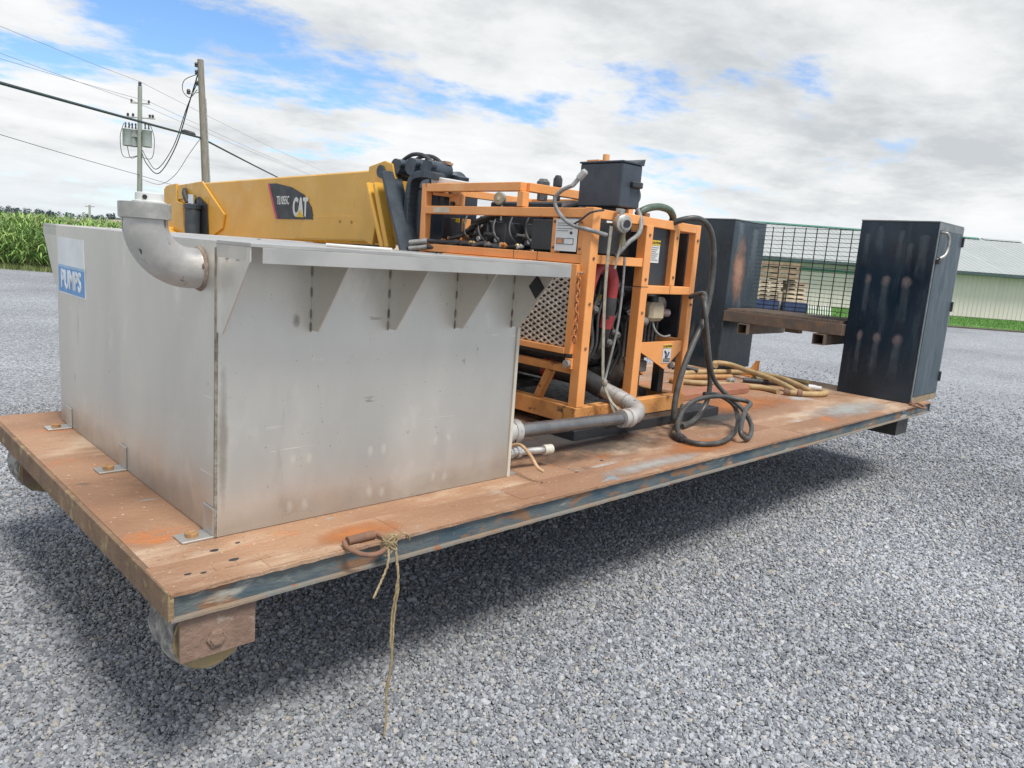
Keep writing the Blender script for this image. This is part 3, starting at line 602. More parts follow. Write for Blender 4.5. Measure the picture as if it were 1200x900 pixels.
line('overhead_line', [Vector((1.70, 32.12, 5.35)), Vector((14.70, 45.70, 4.52)), Vector((22.87, 58.99, 4.68))], .014, WIRE, 'lowest thin dark line crossing the blue sky at left', .1)
line('overhead_line', [Vector((0.72, 17.64, 4.67)), pb(.632)+RH*-.12, Vector((26.03, 50.26, 5.62)), Vector((44.43, 65.83, 3.59))], .045, WIRE, 'thick dark communication cable clamped to the leaning pole', .03)
thing(M().tube([Vector((12.68, 33.80, 5.95)), Vector((12.76, 33.72, 5.93)), Vector((13.06, 33.42, 5.84)), Vector((13.11, 33.37, 5.82))], .1, 8, radii=[.045, .10, .10, .045]), 'splice_case', BLACKM, 'black splice case on the thick cable beside the leaning pole', 'splice case', smooth=40)
def drop(pts, r, m_, label): thing(M().tube(spline(pts, 8), r, 6), 'drop_cable', m_, label, 'cable', group='overhead lines')
drop([pb(.93)+RH*-.15, Vector((13.74, 35.69, 7.53)), Vector((14.41, 39.25, 5.77)), Vector((14.87, 43.01, 4.58)), Vector((14.92, 45.07, 5.15)), Vector((14.85, 45.69, 5.83))], .028, WIRE, 'upper of the two dark drop cables looping between the poles')
drop([pb(.90)+RH*-.15, Vector((13.66, 35.78, 7.29)), Vector((14.32, 39.34, 5.76)), Vector((14.80, 43.08, 4.80)), Vector((14.96, 45.03, 5.40)), Vector((14.89, 45.66, 5.93))], .022, WIRE, 'inner one of the two dark drop cables looping between the poles')
drop([pb(.63)+RH*-.15, Vector((13.74, 35.69, 5.19)), Vector((14.38, 39.28, 4.35)), Vector((14.90, 42.98, 3.98)), Vector((14.84, 45.71, 4.30))], .015, WIREP, 'thin pale drop cable slung below the dark loops')
# ------------------------------------------------------------------ steel platform
DZ = 0.70; DL_X = 6.32; DW = 2.42
plat = root('steel_platform', 'long rusty steel deck with worn blue channel edge, raised above the gravel', 'platform', (3.16, 1.2, 0.62))
xs = [0.012, 1.93, 3.86, 5.30, DL_X-.012]
for a, b in zip(xs[:-1], xs[1:]):
    M().box((a, 0.205, DZ-.012), (b-.003, DW-.012, DZ)).build('deck_plate', RUSTDECK, plat, bevel=.0015)
# front and rear channels (open side outwards): top flange, web, bottom flange
def wavy(m, x0, x1, y0, y1, z0, z1, n, amp, edge_y):
    """flange strip whose outer edge is slightly bent and nibbled"""
    vs = []; fs = []
    for i in range(n+1):
        x = x0+(x1-x0)*i/n; e_ = amp*(random.random()-.5)*2; zz_ = amp*.5*(random.random()-.5)
        for y, z in ((y0, z0), (y1, z0), (y1, z1), (y0, z1)):
            vs.append((x, y+(e_ if y == edge_y else 0), z+(zz_ if y == edge_y else 0)))
    for i in range(n):
        a = i*4
        for k in range(4): fs.append((a+k, a+(k+1) % 4, a+4+(k+1) % 4, a+4+k))
    fs += [(0, 1, 2, 3), (n*4+3, n*4+2, n*4+1, n*4)]
    return m.add(vs, fs)
segs = [0.0, 0.80, 2.35, 3.9, DL_X]
for a, b in zip(segs[:-1], segs[1:]):
    wavy(M(), a, b-.0025, 0.0, 0.2025, DZ-.011, DZ+.001, 40, .0025, 0.0).build('edge_flange', RUSTDECK, plat)
M().box((0.0, .016, DZ-.078), (DL_X, .026, DZ-.0112)).build('channel_web', BLUEBEAM, plat)
wavy(M(), 0.0, DL_X, -.004, .040, DZ-.086, DZ-.0782, 160, .002, -.004).build('channel_flange', FLANGE, plat)
M().box((0.0, DW-.055, DZ-.078), (DL_X, DW-.045, DZ-.0125)).build('channel_web', BLUEBEAM, plat)
M().box((0.0, DW-.12, DZ-.09), (DL_X, DW, DZ-.0782)).build('channel_flange', FLANGE, plat)
M().box((-.006, 0.003, DZ-.085), (.011, DW, DZ+.0005)).build('end_beam', RUSTEDGE, plat, bevel=.002)
M().box((DL_X-.0115, 0.003, DZ-.085), (DL_X+.006, DW, DZ+.0005)).build('end_beam', BLUEBEAM, plat, bevel=.002)
for x in (0.9, 1.9, 2.9, 3.9, 4.9): M().box((x-.03, .06, DZ-.088), (x+.03, DW-.06, DZ-.0125)).build('cross_beam', BLACKM, plat)
# patch plates welded on the edge flange
for x0, x1, y0, y1 in ((.30, .62, .01, .075), (1.42, 1.62, .05, .16), (.16, .335, .08, .1)):
    M().box((x0, y0, DZ+.0012), (x1, y1, DZ+.0028)).build('patch_plate', RUSTDECK, plat)
# rust-through holes as flat dark spots, their inner shade put into the colour
for (x, y, r) in ((.215, .225, .010), (.235, .125, .012), (.30, .245, .006), (.085, .10, .008), (.125, .085, .007), (1.66, .17, .006), (1.93, .2, .008), (2.2, .27, .007)):
    M().prism([(x+r*math.cos(t)*(1+.3*math.sin(3*t))*1.4, y+r*math.sin(t)*.8, DZ+.0004) for t in [k*.785 for k in range(8)]], (0, 0, .0016)).build('painted_rust_hole', INKD, plat)
# oil-darkened stains around the pump
OIL = soft_patch('oil_stain', (.06, .055, .05), 1.0, (0, 1)); ORG = soft_patch('orange_rust_bloom', (.48, .17, .045), .8, (0, 1)); GREYP = soft_patch('faded_grey_paint', (.42, .42, .39), .75, (0, 1))
for k, (x0, x1, y0, y1, m_) in enumerate(((1.45, 3.4, .20, 1.15, OIL), (3.2, 4.3, .32, .95, OIL), (2.55, 3.35, .02, .30, ORG), (.45, .9, .01, .2, ORG), (1.9, 2.9, .01, .16, GREYP), (4.4, 5.9, .02, .42, GREYP), (3.6, 5.2, .5, 1.0, ORG))):
    z = DZ+.0032+.0004*k; M().sheet([(x0, y0, z), (x1, y0, z), (x1, y1, z), (x0, y1, z)]).build('stain', m_, plat)
# rollers
def roller(y0, y1, lab):
    c = Vector((.135, 0, .522))
    n = 28; vs = []; fs = []
    tr = M(); ring = []
    k = 0
    for j in range(7):
        y = y0 + (y1-y0)*j/6
        for i in range(n):
            t = 2*math.pi*i/n; r = .122 + random.uniform(-.005, .005) - (.006 if j in (0, 6) else 0)
            vs.append((c.x+r*math.cos(t), y, c.z+r*math.sin(t)))
    fs = [(j*n+i, j*n+(i+1) % n, (j+1)*n+(i+1) % n, (j+1)*n+i) for j in range(6) for i in range(n)] + [tuple(range(n)), tuple(range(6*n, 7*n))]
    w = tr.add(vs, fs).build('roller', TREAD, plat, smooth=50, label=lab)
    M().lathe((c.x, y0-.001, c.z), (0, -1, 0), ((0, .112), (.004, .108), (.005, .05)), 28).build('roller_face', ROLLERF, w, smooth=40)
    for y in (y0-.040, y1+.012):
        M().box((.03, y, .470), (.255, y+.010, DZ-.0865)).build('axle_plate', RUSTY_PLATE, plat, bevel=.0015)
    M().cyl((c.x, y0-.05, c.z), (c.x, y1+.03, c.z), .022, 14).build('axle', RUSTY_PLATE, plat, smooth=40)
    M().lathe((c.x, y0-.0405, c.z), (0, -1, 0), ((0, .030), (.006, .030), (.008, .022), (.012, .02)), 6).build('axle_nut', RUSTY_PLATE, plat)
roller(.055, .235, 'mud-caked steel roller under the near corner')
roller(1.98, 2.2, 'grey roller under the far corner')
M().box((5.70, .045, DZ-.235), (5.95, 2.36, DZ-.0905)).build('skid_leg', BLACKM, plat, bevel=.003)
# lifting rings: stub tube on the flange plus a bent bar link
def ring(x, y, s, lab):
    M().cyl((x-.05*s, y+.02, DZ+.016), (x+.055*s, y+.02, DZ+.016), .015, 12).build('ring_tube', RUST, plat, smooth=40)
    pts = spline([(x-.062*s, y+.02, DZ+.016), (x-.072*s, y-.02, DZ+.010), (x-.045*s, y-.065, DZ-.002), (x+.0*s, y-.080, DZ-.006), (x+.05*s, y-.06, DZ-.002), (x+.075*s, y-.015, DZ+.010), (x+.066*s, y+.02, DZ+.016)], 6)
    M().tube(pts, .0085, 9).build('lifting_ring', RUST, plat, smooth=60, label=lab)
ring(.63, .012, 1.0, 'rusty lifting ring with twine tied to it')
ring(5.95, .012, .9, 'rusty lifting ring below the near cabinet')
# twine: knot and two hanging strands
tw = root('twine', 'frayed straw twine knotted to the lifting ring, hanging to the gravel', 'twine', (.71, -.05, .69))
kn = M()
for i in range(9):
    a = random.uniform(0, 6.28); pts = []
    for k in range(9):
        t = a+k*.75; pts.append((.695+.026*math.cos(t)*random.uniform(.7, 1.1), -.045+.022*math.sin(t)*random.uniform(.7, 1.1), .705+.020*math.sin(t*1.3+i)+.004*i-.012))
    kn.tube(spline(pts, 3), .0032, 5)
kn.build('knot', TWINE, tw, smooth=60, kind='stuff')
def strand(pts, r):
    P = spline(pts, 10); M().tube([p+Vector((random.uniform(-.0015, .0015), random.uniform(-.0015, .0015), 0)) for p in P], r, 5).build('strand', TWINE, tw, smooth=60)
strand([(.71, -.06, .69), (.708, -.085, .60), (.700, -.075, .47), (.694, -.08, .38), (.700, -.085, .30), (.690, -.075, .18), (.692, -.08, .10), (.686, -.08, .012)], .0045)
strand([(.714, -.055, .69), (.712, -.083, .58), (.704, -.08, .45), (.699, -.085, .33), (.698, -.08, .24), (.693, -.075, .17)], .0038)
strand([(.68, -.06, .70), (.665, -.085, .66), (.63, -.10, .61), (.595, -.11, .565)], .0042)
strand([(.72, -.04, .715), (.745, -.05, .735), (.765, -.055, .725), (.775, -.05, .705)], .0035)

# ------------------------------------------------------------------ stainless tank
TX0, TX1, TY0, TY1, TZ1 = .256, 1.585, .320, 2.19, 1.668
tank = root('water_tank', 'box-shaped stainless steel tank with shelf brackets and a PUMPS sign, on the deck', 'tank', (.92, 1.25, DZ))
zb = DZ+.002
M().box((TX0, TY0+.0035, zb), (TX0+.004, TY1, TZ1)).build('side_panel', STEEL, tank, bevel=.001)
M().box((TX0+.0045, TY0, zb), (TX1, TY0+.004, TZ1)).build('front_panel', STEEL, tank, bevel=.001)
M().box((TX1, TY0+.0005, zb), (TX1+.004, TY1, TZ1)).build('side_panel', STEEL, tank, bevel=.001)
M().box((TX0+.0045, TY1-.004, zb), (TX1-.0005, TY1, TZ1)).build('rear_panel', STEEL, tank, bevel=.001)
M().box((TX0+.006, TY0+.006, TZ1-.012), (TX1-.002, TY1-.006, TZ1-.004)).build('lid', STEEL_D, tank)
M().bar((TX0+.002, TY0+.002, zb+.002), (TX0+.002, TY0+.002, TZ1-.02), .009, .009).build('corner_weld', WELD, tank)
M().box((TX1-.004, TY0-.007, zb), (TX1+.012, TY0-.0005, 1.38)).build('corner_strip', mat('pale_strip', (.62, .57, .46), (.52, .48, .4), 6, .6), tank)
# shelves front and back
for sgn, yw, yo, nm in ((-1, TY0, .082, 'front'), (1, TY1, 2.43, 'rear')):
    y0, y1 = sorted((yw+sgn*.0005, yo))
    sh_ = M().box((TX0, y0, TZ1-.008), (TX1+.05, y1, TZ1+.003)).build('shelf', STEEL_D, tank, bevel=.001)
    M().box((TX0+.035 if sgn < 0 else TX0, yo-.002, TZ1-.054), (TX1+.05, yo+.002, TZ1-.0085)).build('shelf_lip', STEEL_D, sh_, bevel=.0008)
    M().box((TX0-.0005, y0 if sgn > 0 else yo+.035, TZ1-.048), (TX0+.003, y1 if sgn < 0 else yo, TZ1-.0085)).build('shelf_end', STEEL_D, sh_)
    for k, x in enumerate((TX0+.0005, .585, .905, 1.228, 1.545)):
        yb = yw+sgn*.0008; ys = yw+sgn*.048; yt = yo-sgn*.006
        poly = [(x, yb, TZ1-.009), (x, yt, TZ1-.009), (x, yt, TZ1-.05), (x, ys, 1.385), (x, yb, 1.385)]
        br = M().prism(poly, (.004, 0, 0)).build('shelf_bracket', STEEL, tank)
        if sgn < 0 and k > 0:
            for z in (1.585, 1.515, 1.44, 1.395): M().lathe((x-.0005, yb-.0015, z-.016), (0, 0, 1), ((0, .0015), (.008, .0035), (.024, .0035), (.034, .0015)), 6).build('tack_weld', WELD, br)
        if sgn < 0 and k == 4:
            c = Vector((x-.0012, .185, 1.565)); M().prism([c+Vector((0, a, b)) for a, b in ((.045, 0), (0, .05), (-.045, 0), (0, -.05))], (-.001, 0, 0)).build('dark_diamond', INKD, br)
for k in range(2): M().lathe((TX0-.0003, .16+k*.075, TZ1-.050), (0, 1, 0), ((0, .001), (.004, .0025), (.014, .0025), (.018, .001)), 6).build('tack_weld', WELD, tank)
# foot angles with bolts
for y in (.36, 1.23, 2.03):
    ft = M().box((TX0-.105, y-.04, zb-.001), (TX0-.001, y+.04, zb+.006)).build('foot_angle', STEEL_D, tank, bevel=.001)
    M().box((TX0-.0075, y-.04, zb+.0062), (TX0-.001, y+.04, zb+.10)).build('foot_upright', STEEL_D, ft, bevel=.001)
    M().lathe((TX0-.06, y, zb+.0062), (0, 0, 1), ((0, .022), (.012, .022), (.014, .016)), 6).build('bolt', mat('rusty_bolt', (.42, .24, .10), (.26, .14, .06), 40, .8, 0, .4, 90), ft)
M().box((TX1+.0045, TY0+.01, zb-.001), (TX1+.07, TY0+.09, zb+.006)).build('foot_angle', STEEL_D, tank)
# vent elbow
ey, ez, rb = .45, 1.575, .135
el = [Vector((TX0+.001, ey, ez)), Vector((TX0-.03, ey, ez))]
for k in range(1, 13):
    t = k/12*math.pi/2; el.append(Vector((TX0-.03-rb*math.sin(t)*1.0, ey+.0, ez+rb*(1-math.cos(t)))))
el.append(el[-1]+Vector((0, 0, .012)))
elbow = M().tube(el, .0645, 28).build('vent_elbow', PIPE, tank, smooth=50)
te = el[-1]
M().lathe(te+Vector((0, 0, -.004)), (0, 0, 1), ((0, .062), (.0, .071), (.002, .0735), (.046, .0745), (.048, .071), (.048, .064), (.018, .063)), 32).build('collar', GALV, elbow, smooth=40)
M().lathe((TX0-.0005, ey, ez), (-1, 0, 0), ((0, .073), (.004, .071), (.009, .0665)), 28).build('weld_ring', mat('heat_tint', (.36, .29, .23), (.22, .16, .12), 30, .6, .3, .4, 90), elbow, smooth=40)
cp = M().lathe(te+Vector((.012, -.005, .012)), (0, 0, 1), ((0, .048), (.036, .048), (.038, .040), (.060, .039), (.062, .033)), 20).build('vent_cap', WHITEP, elbow, smooth=40)
M().cyl(te+Vector((.012-.022, -.005-.030, .060)), te+Vector((.012-.025, -.005-.034, .060)), .007, 10).build('vent_hole', INKD, cp)
# grime along the foot, pale scrapes on the front
GRIME = soft_patch('foot_grime', (.28, .25, .20), .22, (0, 2), 'foot', 9); GRIME2 = soft_patch('foot_grime_side', (.24, .22, .19), .2, (1, 2), 'foot', 9)
M().sheet([(TX0+.01, TY0-.0008, zb), (TX1-.01, TY0-.0008, zb), (TX1-.01, TY0-.0008, zb+.11), (TX0+.01, TY0-.0008, zb+.11)]).build('grime', GRIME, tank)
M().sheet([(TX0-.0008, TY0+.01, zb), (TX0-.0008, TY1-.01, zb), (TX0-.0008, TY1-.01, zb+.14), (TX0-.0008, TY0+.01, zb+.14)]).build('grime', GRIME2, tank)
SCR = soft_patch('pale_scrape', (.74, .71, .64), .26, (0, 2), 'round', 30); SCRD = soft_patch('tan_scrape', (.34, .30, .23), .5, (0, 2), 'round', 30)
for (x, z) in ((.53, .93), (.59, .93), (.85, .92), (.91, .92), (1.16, .92), (1.23, .93), (.52, .76), (.58, .76), (.85, .76), (.91, .75), (1.16, .77), (1.22, .76), (.53, 1.18), (.53, 1.42)):
    M().sheet([(x-.018, TY0-.001, z-.03), (x+.018, TY0-.001, z-.03), (x+.018, TY0-.001, z+.03), (x-.018, TY0-.001, z+.03)]).build('scrape', SCRD if z > 1.4 else SCR, tank)
CRN = soft_patch('corner_grime', (.24, .21, .16), .4, (0, 2), 'round', 20)
M().sheet([(TX0+.006, TY0-.0012, zb+.02), (TX0+.045, TY0-.0012, zb+.02), (TX0+.045, TY0-.0012, 1.36), (TX0+.006, TY0-.0012, 1.36)]).build('grime', CRN, tank)
# sign
sg = M().prism([(TX0-.003, 2.150, 1.612), (TX0-.003, 1.725, 1.612), (TX0-.003, 1.715, 1.352), (TX0-.003, 2.145, 1.352)], (.0025, 0, 0)).build('sign', SIGNW, tank)
M().box((TX0-.0045, 1.718, 1.358), (TX0-.0032, 2.144, 1.474)).build('sign_band', SIGNB, sg)
M().box((TX0-.0042, 1.718, 1.4742), (TX0-.0032, 2.146, 1.486)).build('sign_border', mat('sign_pale_blue', (.35, .52, .70), None, 5, .5), sg)
lettering('sign_lettering', 'PUMPS', .118, (TX0-.0058, 1.932, 1.417), MX_NEGX, mat('sign_letter_white', (.72, .76, .80), None, 5, .5), sg, bold=.0045, xs=.95)
#, .030, (TX0-.0042, 1.94, 1.585), MX_NEGX, mat('faded_print', (.46, .50, .56), None, 5, .6), sg, xs=1.6) if False else None
# a pipe length lying on the lid
thing(M().cyl((1.02, .98, TZ1+.004), (1.20, .74, TZ1+.004), .008, 10), 'loose_pipe', WHITEP, 'pale pipe lying on top of the steel tank', 'pipe', smooth=40, loc=(.88, .88, TZ1))
# drain valve
dv = M().tube([(TX1+.003, .40, .785), (TX1+.10, .38, .785), (1.86, .345, .785)], .017, 12).build('drain_pipe', GALV, tank, smooth=40)
M().lathe((1.845, .347, .785), (1, -.13, 0), ((0, .024), (.05, .024), (.052, .018)), 14).build('end_cap', mat('pale_fitting', (.62, .58, .48), (.5, .46, .38), 9, .5, .2), dv, smooth=40)
M().lathe((TX1+.004, .40, .785), (1, -.15, 0), ((0, .030), (.02, .030), (.021, .022), (.045, .022), (.046, .030), (.085, .030), (.086, .022), (.11, .022), (.111, .028), (.13, .028), (.132, .02)), 10).build('valve_body', PIPE, dv, smooth=30)
M().tube(spline([(TX1+.075, .385, .82), (TX1+.085, .33, .835), (TX1+.07, .25, .81), (TX1+.06, .19, .77), (TX1+.075, .165, .755)], 5), .008, 8).build('valve_lever', mat('tan_lever', (.55, .37, .20), (.40, .25, .13), 14, .6), dv, smooth=50)

# ------------------------------------------------------------------ suction pipe from tank to pump
sp_ = root('suction_pipe', 'grey pipe with pale couplings running from the tank to the orange pump', 'pipe', (2.1, .5, DZ+.12))
p0, p1 = Vector((TX1+.005, .44, .872)), Vector((2.62, .47, .835))
M().cyl(p0.lerp(p1, .13), p1, .035, 18).build('straight_pipe', mat('grey_steel_pipe', (.17, .17, .17), (.25, .25, .25), 5, .3, .7, .05, 40), sp_, smooth=40)
ax_ = (p1-p0)
M().lathe(p0, ax_, ((0, .060), (.03, .060), (.032, .050), (.05, .050), (.052, .064), (.085, .064), (.087, .052), (.12, .052), (.122, .058), (.16, .058), (.162, .045)), 16).build('coupling', PIPE, sp_, smooth=30)
M().lathe(p1-ax_.normalized()*.03, ax_, ((0, .052), (.03, .052), (.031, .047), (.05, .047), (.051, .055), (.085, .055), (.087, .046)), 16).build('clamp', PIPE, sp_, smooth=30)
M().tube(spline([p1+Vector((.03, 0, 0)), (2.73, .478, .84), (2.80, .52, .86), (2.81, .60, .885), (2.80, .68, .91), (2.79, .76, .93)], 6), .047, 16).build('bend', PIPE, sp_, smooth=50)
for t, q in (((2.808, .60, .885), (0, 1, .28)), ((2.802, .66, .905), (-.1, 1, .3))): M().lathe(t, q, ((0, .050), (.012, .050)), 16).build('hose_band', GALV, sp_, smooth=40)
M().tube(spline([(2.79, .76, .93), (2.77, .95, .98), (2.74, 1.15, 1.00), (2.72, 1.45, 1.00)], 6), .060, 14).build('suction_hose', RUBBER, sp_, smooth=50)
M().tube(spline([(2.745, 1.10, 1.0), (2.738, 1.20, 1.0)], 3), .068, 14).build('red_band', REDR, sp_, smooth=50)
# ------------------------------------------------------------------ orange pump unit
PX0, PX1, PY0, PYM, PY1 = 2.50, 3.52, .727, 1.28, 2.22
pu = root('pump_unit', 'orange tube-framed diesel pump unit with mesh guard standing on black skids', 'pump', (3.0, 1.45, DZ))
W = .052
def fb(p0, p1, w=W, h=None, m_=ORANGE, name='frame_bar', parent=None): return M().bar(p0, p1, w, h).build(name, m_, parent or pu, bevel=.003)
zb0 = DZ+.062
for x, y, z in ((PX0, PY0, 1.972), (PX0, PY1, 2.115), (PX1, PY0, 1.955), (PX1, PY1, 2.115)): fb((x, y, zb0+.10), (x, y, z), .066 if y == PY0 and x == PX0 else W)
fb((2.995, PY0, zb0+.10), (2.995, PY0, 1.915), .066); fb((3.29, PY0, 1.565), (3.29, PY0, 1.912), .05)
h = W/2+.001
fb((PX0, PY0+.034, 1.942), (PX0, PY1-h, 1.942)); fb((PX0, PY0+.034, 1.690), (PX0, PY1-h, 1.690), .05)
fb((PX0, PYM, 2.088), (PX0, PY1-h, 2.088)); fb((PX0, PYM, 1.971), (PX0, PYM, 2.0595))
fb((PX0+h, PYM, 2.088), (PX1-h, PYM, 2.088)); fb((PX1, PYM, 2.088), (PX1, PY1-h, 2.088)); fb((PX0+h, PY1, 2.088), (PX1-h, PY1, 2.088)); fb((PX1, PYM, 1.956), (PX1, PYM, 2.0595))
fb((PX0+.034, PY0, 1.942), (PX1-h, PY0, 1.928)); fb((PX1, PY0+h, 1.928), (PX1, PY1-h, 1.928))
fb((PX0+.034, PY0, 1.695), (2.961, PY0, 1.695), .05); fb((3.029, PY0, 1.538), (PX1-h, PY0, 1.538), .05)
fb((PX0, PY0+.034, 1.066), (PX0, PY1-h, 1.066), .045, m_=ORANGE_R); fb((PX0+.01, .95, 1.04), (PX0+.01, 1.035, .865), .045, m_=ORANGE_R)
fb((PX0+h, PY1, 1.690), (PX1-h, PY1, 1.690), .05); fb((PX1, PY0+h, 1.20), (PX1, PY1-h, 1.20), .05)
# base rails and black skids
for a, b in (((PX0, PY0-.033, 0), (PX0, PY1+.03, 0)), ((PX1, PY0-.033, 0), (PX1, PY1+.03, 0))): M().box((a[0]-.04, a[1], zb0), (a[0]+.04, b[1], zb0+.099)).build('base_rail', ORANGE_R, pu, bevel=.003)
M().box((PX0+.041, PY0-.033, zb0+.001), (PX1-.041, PY0+.033, zb0+.098)).build('base_rail', ORANGE_R, pu, bevel=.003)
M().box((PX0+.041, PY1-.033, zb0+.001), (PX1-.041, PY1+.03, zb0+.098)).build('base_rail', ORANGE_R, pu, bevel=.003)
for y in (.60, 2.2): M().box((2.36, y, DZ+.002), (3.86, y+.16, DZ+.061)).build('skid_beam', BLACKP, pu, bevel=.003)
M().box((2.62, .59, DZ+.0612), (2.80, .69, DZ+.070)).build('skid_plate', RUSTY_PLATE, pu, bevel=.002); M().lathe((2.72, .64, DZ+.0702), (0, 0, 1), ((0, .014), (.012, .014), (.014, .009)), 6).build('bolt', RUST, pu)
M().box((PX0+.06, PY0+.04, zb0+.02), (PX1-.06, PY1-.04, zb0+.045)).build('drip_tray', BLACKM, pu)
# sign posts and white instruction plate on the left face
for y in (.985, .785): fb((PX0-.002, y, 1.716), (PX0-.002, y, 1.913), .038)
pl = M().box((PX0-.030, .803, 1.728), (PX0-.026, .966, 1.905)).build('instruction_plate', SIGNW, pu)
for z, ya, yb in ((1.880, .955, .83), (1.868, .955, .86), (1.85, .955, .84), (1.838, .955, .87)): M().box((PX0-.0312, yb, z), (PX0-.0302, ya, z+.004)).build('print_line', mat('print_grey', (.25, .25, .26), None, 9, .6), pl)
for ya, yb in ((.955, .905), (.900, .825)):
    for (a, b, c, d) in ((ya, yb, 1.765, 1.768), (ya, yb, 1.797, 1.80), (ya, ya-.003, 1.768, 1.797), (yb+.003, yb, 1.768, 1.797)): M().box((PX0-.0312, min(a, b), c), (PX0-.0302, max(a, b), d)).build('print_frame', INKD, pl)
M().box((PX0-.0311, .909, 1.770), (PX0-.0302, .951, 1.795)).build('print_panel', mat('print_orange', (.7, .30, .12), None, 9, .6), pl)
M().cyl((PX0-.0302, .835, 1.875), (PX0-.036, .835, 1.875), .010, 12).build('print_dot', mat('print_green', (.10, .28, .20), None, 9, .6), pl)
M().cyl((PX0-.0302, .845, 1.83), (PX0-.036, .845, 1.83), .008, 12).build('print_dot', INKD, pl)
M().box((PX0-.0295, 1.93, 1.925), (PX0-.0285, 2.10, 1.960)).build('reflector_strip', mat('faded_strip', (.62, .55, .42), None, 9, .6), pu)
# hinged mesh guard
dr = M().bar((PX0-.045, .776, 1.160), (PX0-.045, .776, 1.662), .035, .045).build('mesh_guard', ORANGE, pu, bevel=.003)
for a, b in (((.7945, 1.645), (1.9, 1.645)), ((.7945, 1.175), (1.9, 1.175))): M().bar((PX0-.045, a[0], a[1]), (PX0-.045, b[0], b[1]), .045, .035).build('guard_bar', ORANGE, dr, bevel=.003)
M().bar((PX0-.045, 1.90+.018, 1.160), (PX0-.045, 1.90+.018, 1.662), .035, .045).build('guard_bar', ORANGE, dr, bevel=.003)
ex = M(); cw, ch = .031, .034; ny = int(1.08/cw); nz_ = int(.45/ch)
for i in range(ny+1):
    for j in range(nz_*2):
        s0 = (1 if (i+j) % 2 == 0 else -1); y = .80+i*cw; z = 1.195+j*ch/2
        ya, yb = y-s0*cw*.42, y+s0*cw*.42
        ex.bar((PX0-.045+.003*s0, ya, z), (PX0-.045-.003*s0, yb, z+ch/2), .013, .003, (1, 0, 0.7))
ex.build('expanded_mesh', EXPAND, dr, kind='stuff')
M().cyl((PX0-.075, .768, 1.105), (PX0-.03, .768, 1.105), .022, 14).build('latch_bolt', GALV, pu, smooth=40)
M().box((PX0-.05, .745, 1.075), (PX0-.034, .795, 1.135)).build('latch_tab', ORANGE, pu, bevel=.002)
# chain
ch_ = root('safety_chain', 'short rusty orange chain hanging beside the mesh guard', 'chain', (PX0-.06, .74, 1.6), group=None)
z = 1.60
for k in range(12):
    c = Vector((PX0-.062+.004*math.sin(k), .735-.0035*k*.3, z)); horiz = Vector((0, 1, 0)) if k % 2 else Vector((1, 0, 0)); pts = []
    for q in range(10):
        t = 2*math.pi*q/10; pts.append(c+horiz*(.0115*math.cos(t))+Vector((0, 0, .0215*math.sin(t))))
    M().tube(pts, .0046, 6, closed=True).build('link', mat('chain_rust', (.50, .20, .07), (.30, .14, .07), 40, .7, .2), ch_, smooth=60)
    z -= .032
M().cyl((PX0-.068, .735, 1.618), (PX0-.034, .735, 1.618), .005, 8).build('chain_hook', GALV, ch_)
# radiator and engine
M().box((PX0+.03, .86, 1.12), (PX0+.10, 2.0, 1.66)).build('radiator', mat('radiator_core', (.10, .095, .085), (.06, .058, .055), 60, .6, .3, .5, 200), pu)
eng = M().box((2.72, 1.02, 1.02), (3.30, 1.95, 1.46)).build('engine_block', BLACKM, pu, bevel=.02)
M().box((2.78, 1.05, 1.461), (3.18, 1.90, 1.60)).build('cylinder_head', BLACKM, eng, bevel=.015)
for k in range(6): M().box((2.82, 1.12+k*.13, 1.601), (3.1, 1.20+k*.13, 1.635)).build('valve_cover', GREYM, eng, bevel=.008)
M().box((2.74, 1.0, .93), (3.26, 1.9, 1.018)).build('oil_pan', BLACKM, eng, bevel=.015)
for k, (x, z, r, y) in enumerate(((2.80, 1.38, .060, .985), (3.02, 1.30, .10, .985), (2.90, 1.14, .075, .985), (3.16, 1.14, .05, .985))):
    M().lathe((x, y, z), (0, -1, 0), ((0, r*.5), (.01, r), (.035, r), (.037, r*.85), (.045, r*.8), (.046, r*.3)), 18).build('pulley', GREYM if k % 2 else BLACKM, eng, smooth=30)
M().tube([(2.74, .962, 1.40), (2.98, .962, 1.40), (3.12, .962, 1.30), (3.05, .962, 1.20), (2.90, .962, 1.068), (2.82, .962, 1.12)], .009, 6, closed=True).build('drive_belt', RUBBER, eng)
M().lathe((3.13, .99, 1.25), (0, 0, -1), ((0, .04), (.01, .075), (.04, .095), (.30, .095), (.34, .08), (.36, .03)), 20).build('filter_canister', mat('dull_canister', (.20, .18, .155), (.14, .125, .11), 7, .4, .4, .05, 40), pu, smooth=30)
M().lathe((3.13, .99, 1.252), (0, 0, 1), ((0, .06), (.05, .07), (.10, .06), (.11, .03)), 18).build('filter_head', BLACKM, pu, smooth=30)
M().tube(spline([(2.59, .80, 1.42), (2.60, .79, 1.56), (2.66, .79, 1.655), (2.75, .79, 1.655), (2.80, .79, 1.58), (2.81, .80, 1.48)], 6), .040, 12).build('red_hose', REDR, pu, smooth=60)
M().tube(spline([(2.81, .80, 1.48), (2.81, .81, 1.36), (2.82, .86, 1.22), (2.84, 1.0, 1.15)], 6), .042, 12).build('coolant_hose', RUBBER, pu, smooth=60)
M().tube(spline([(2.812, .808, 1.38), (2.812, .825, 1.30)], 3), .045, 12).build('red_band', REDR, pu, smooth=60)
M().tube(spline([(2.59, .80, 1.42), (2.60, .86, 1.30), (2.62, .98, 1.15), (2.72, 1.05, 1.08)], 6), .035, 12).build('coolant_hose', RUBBER, pu, smooth=60)
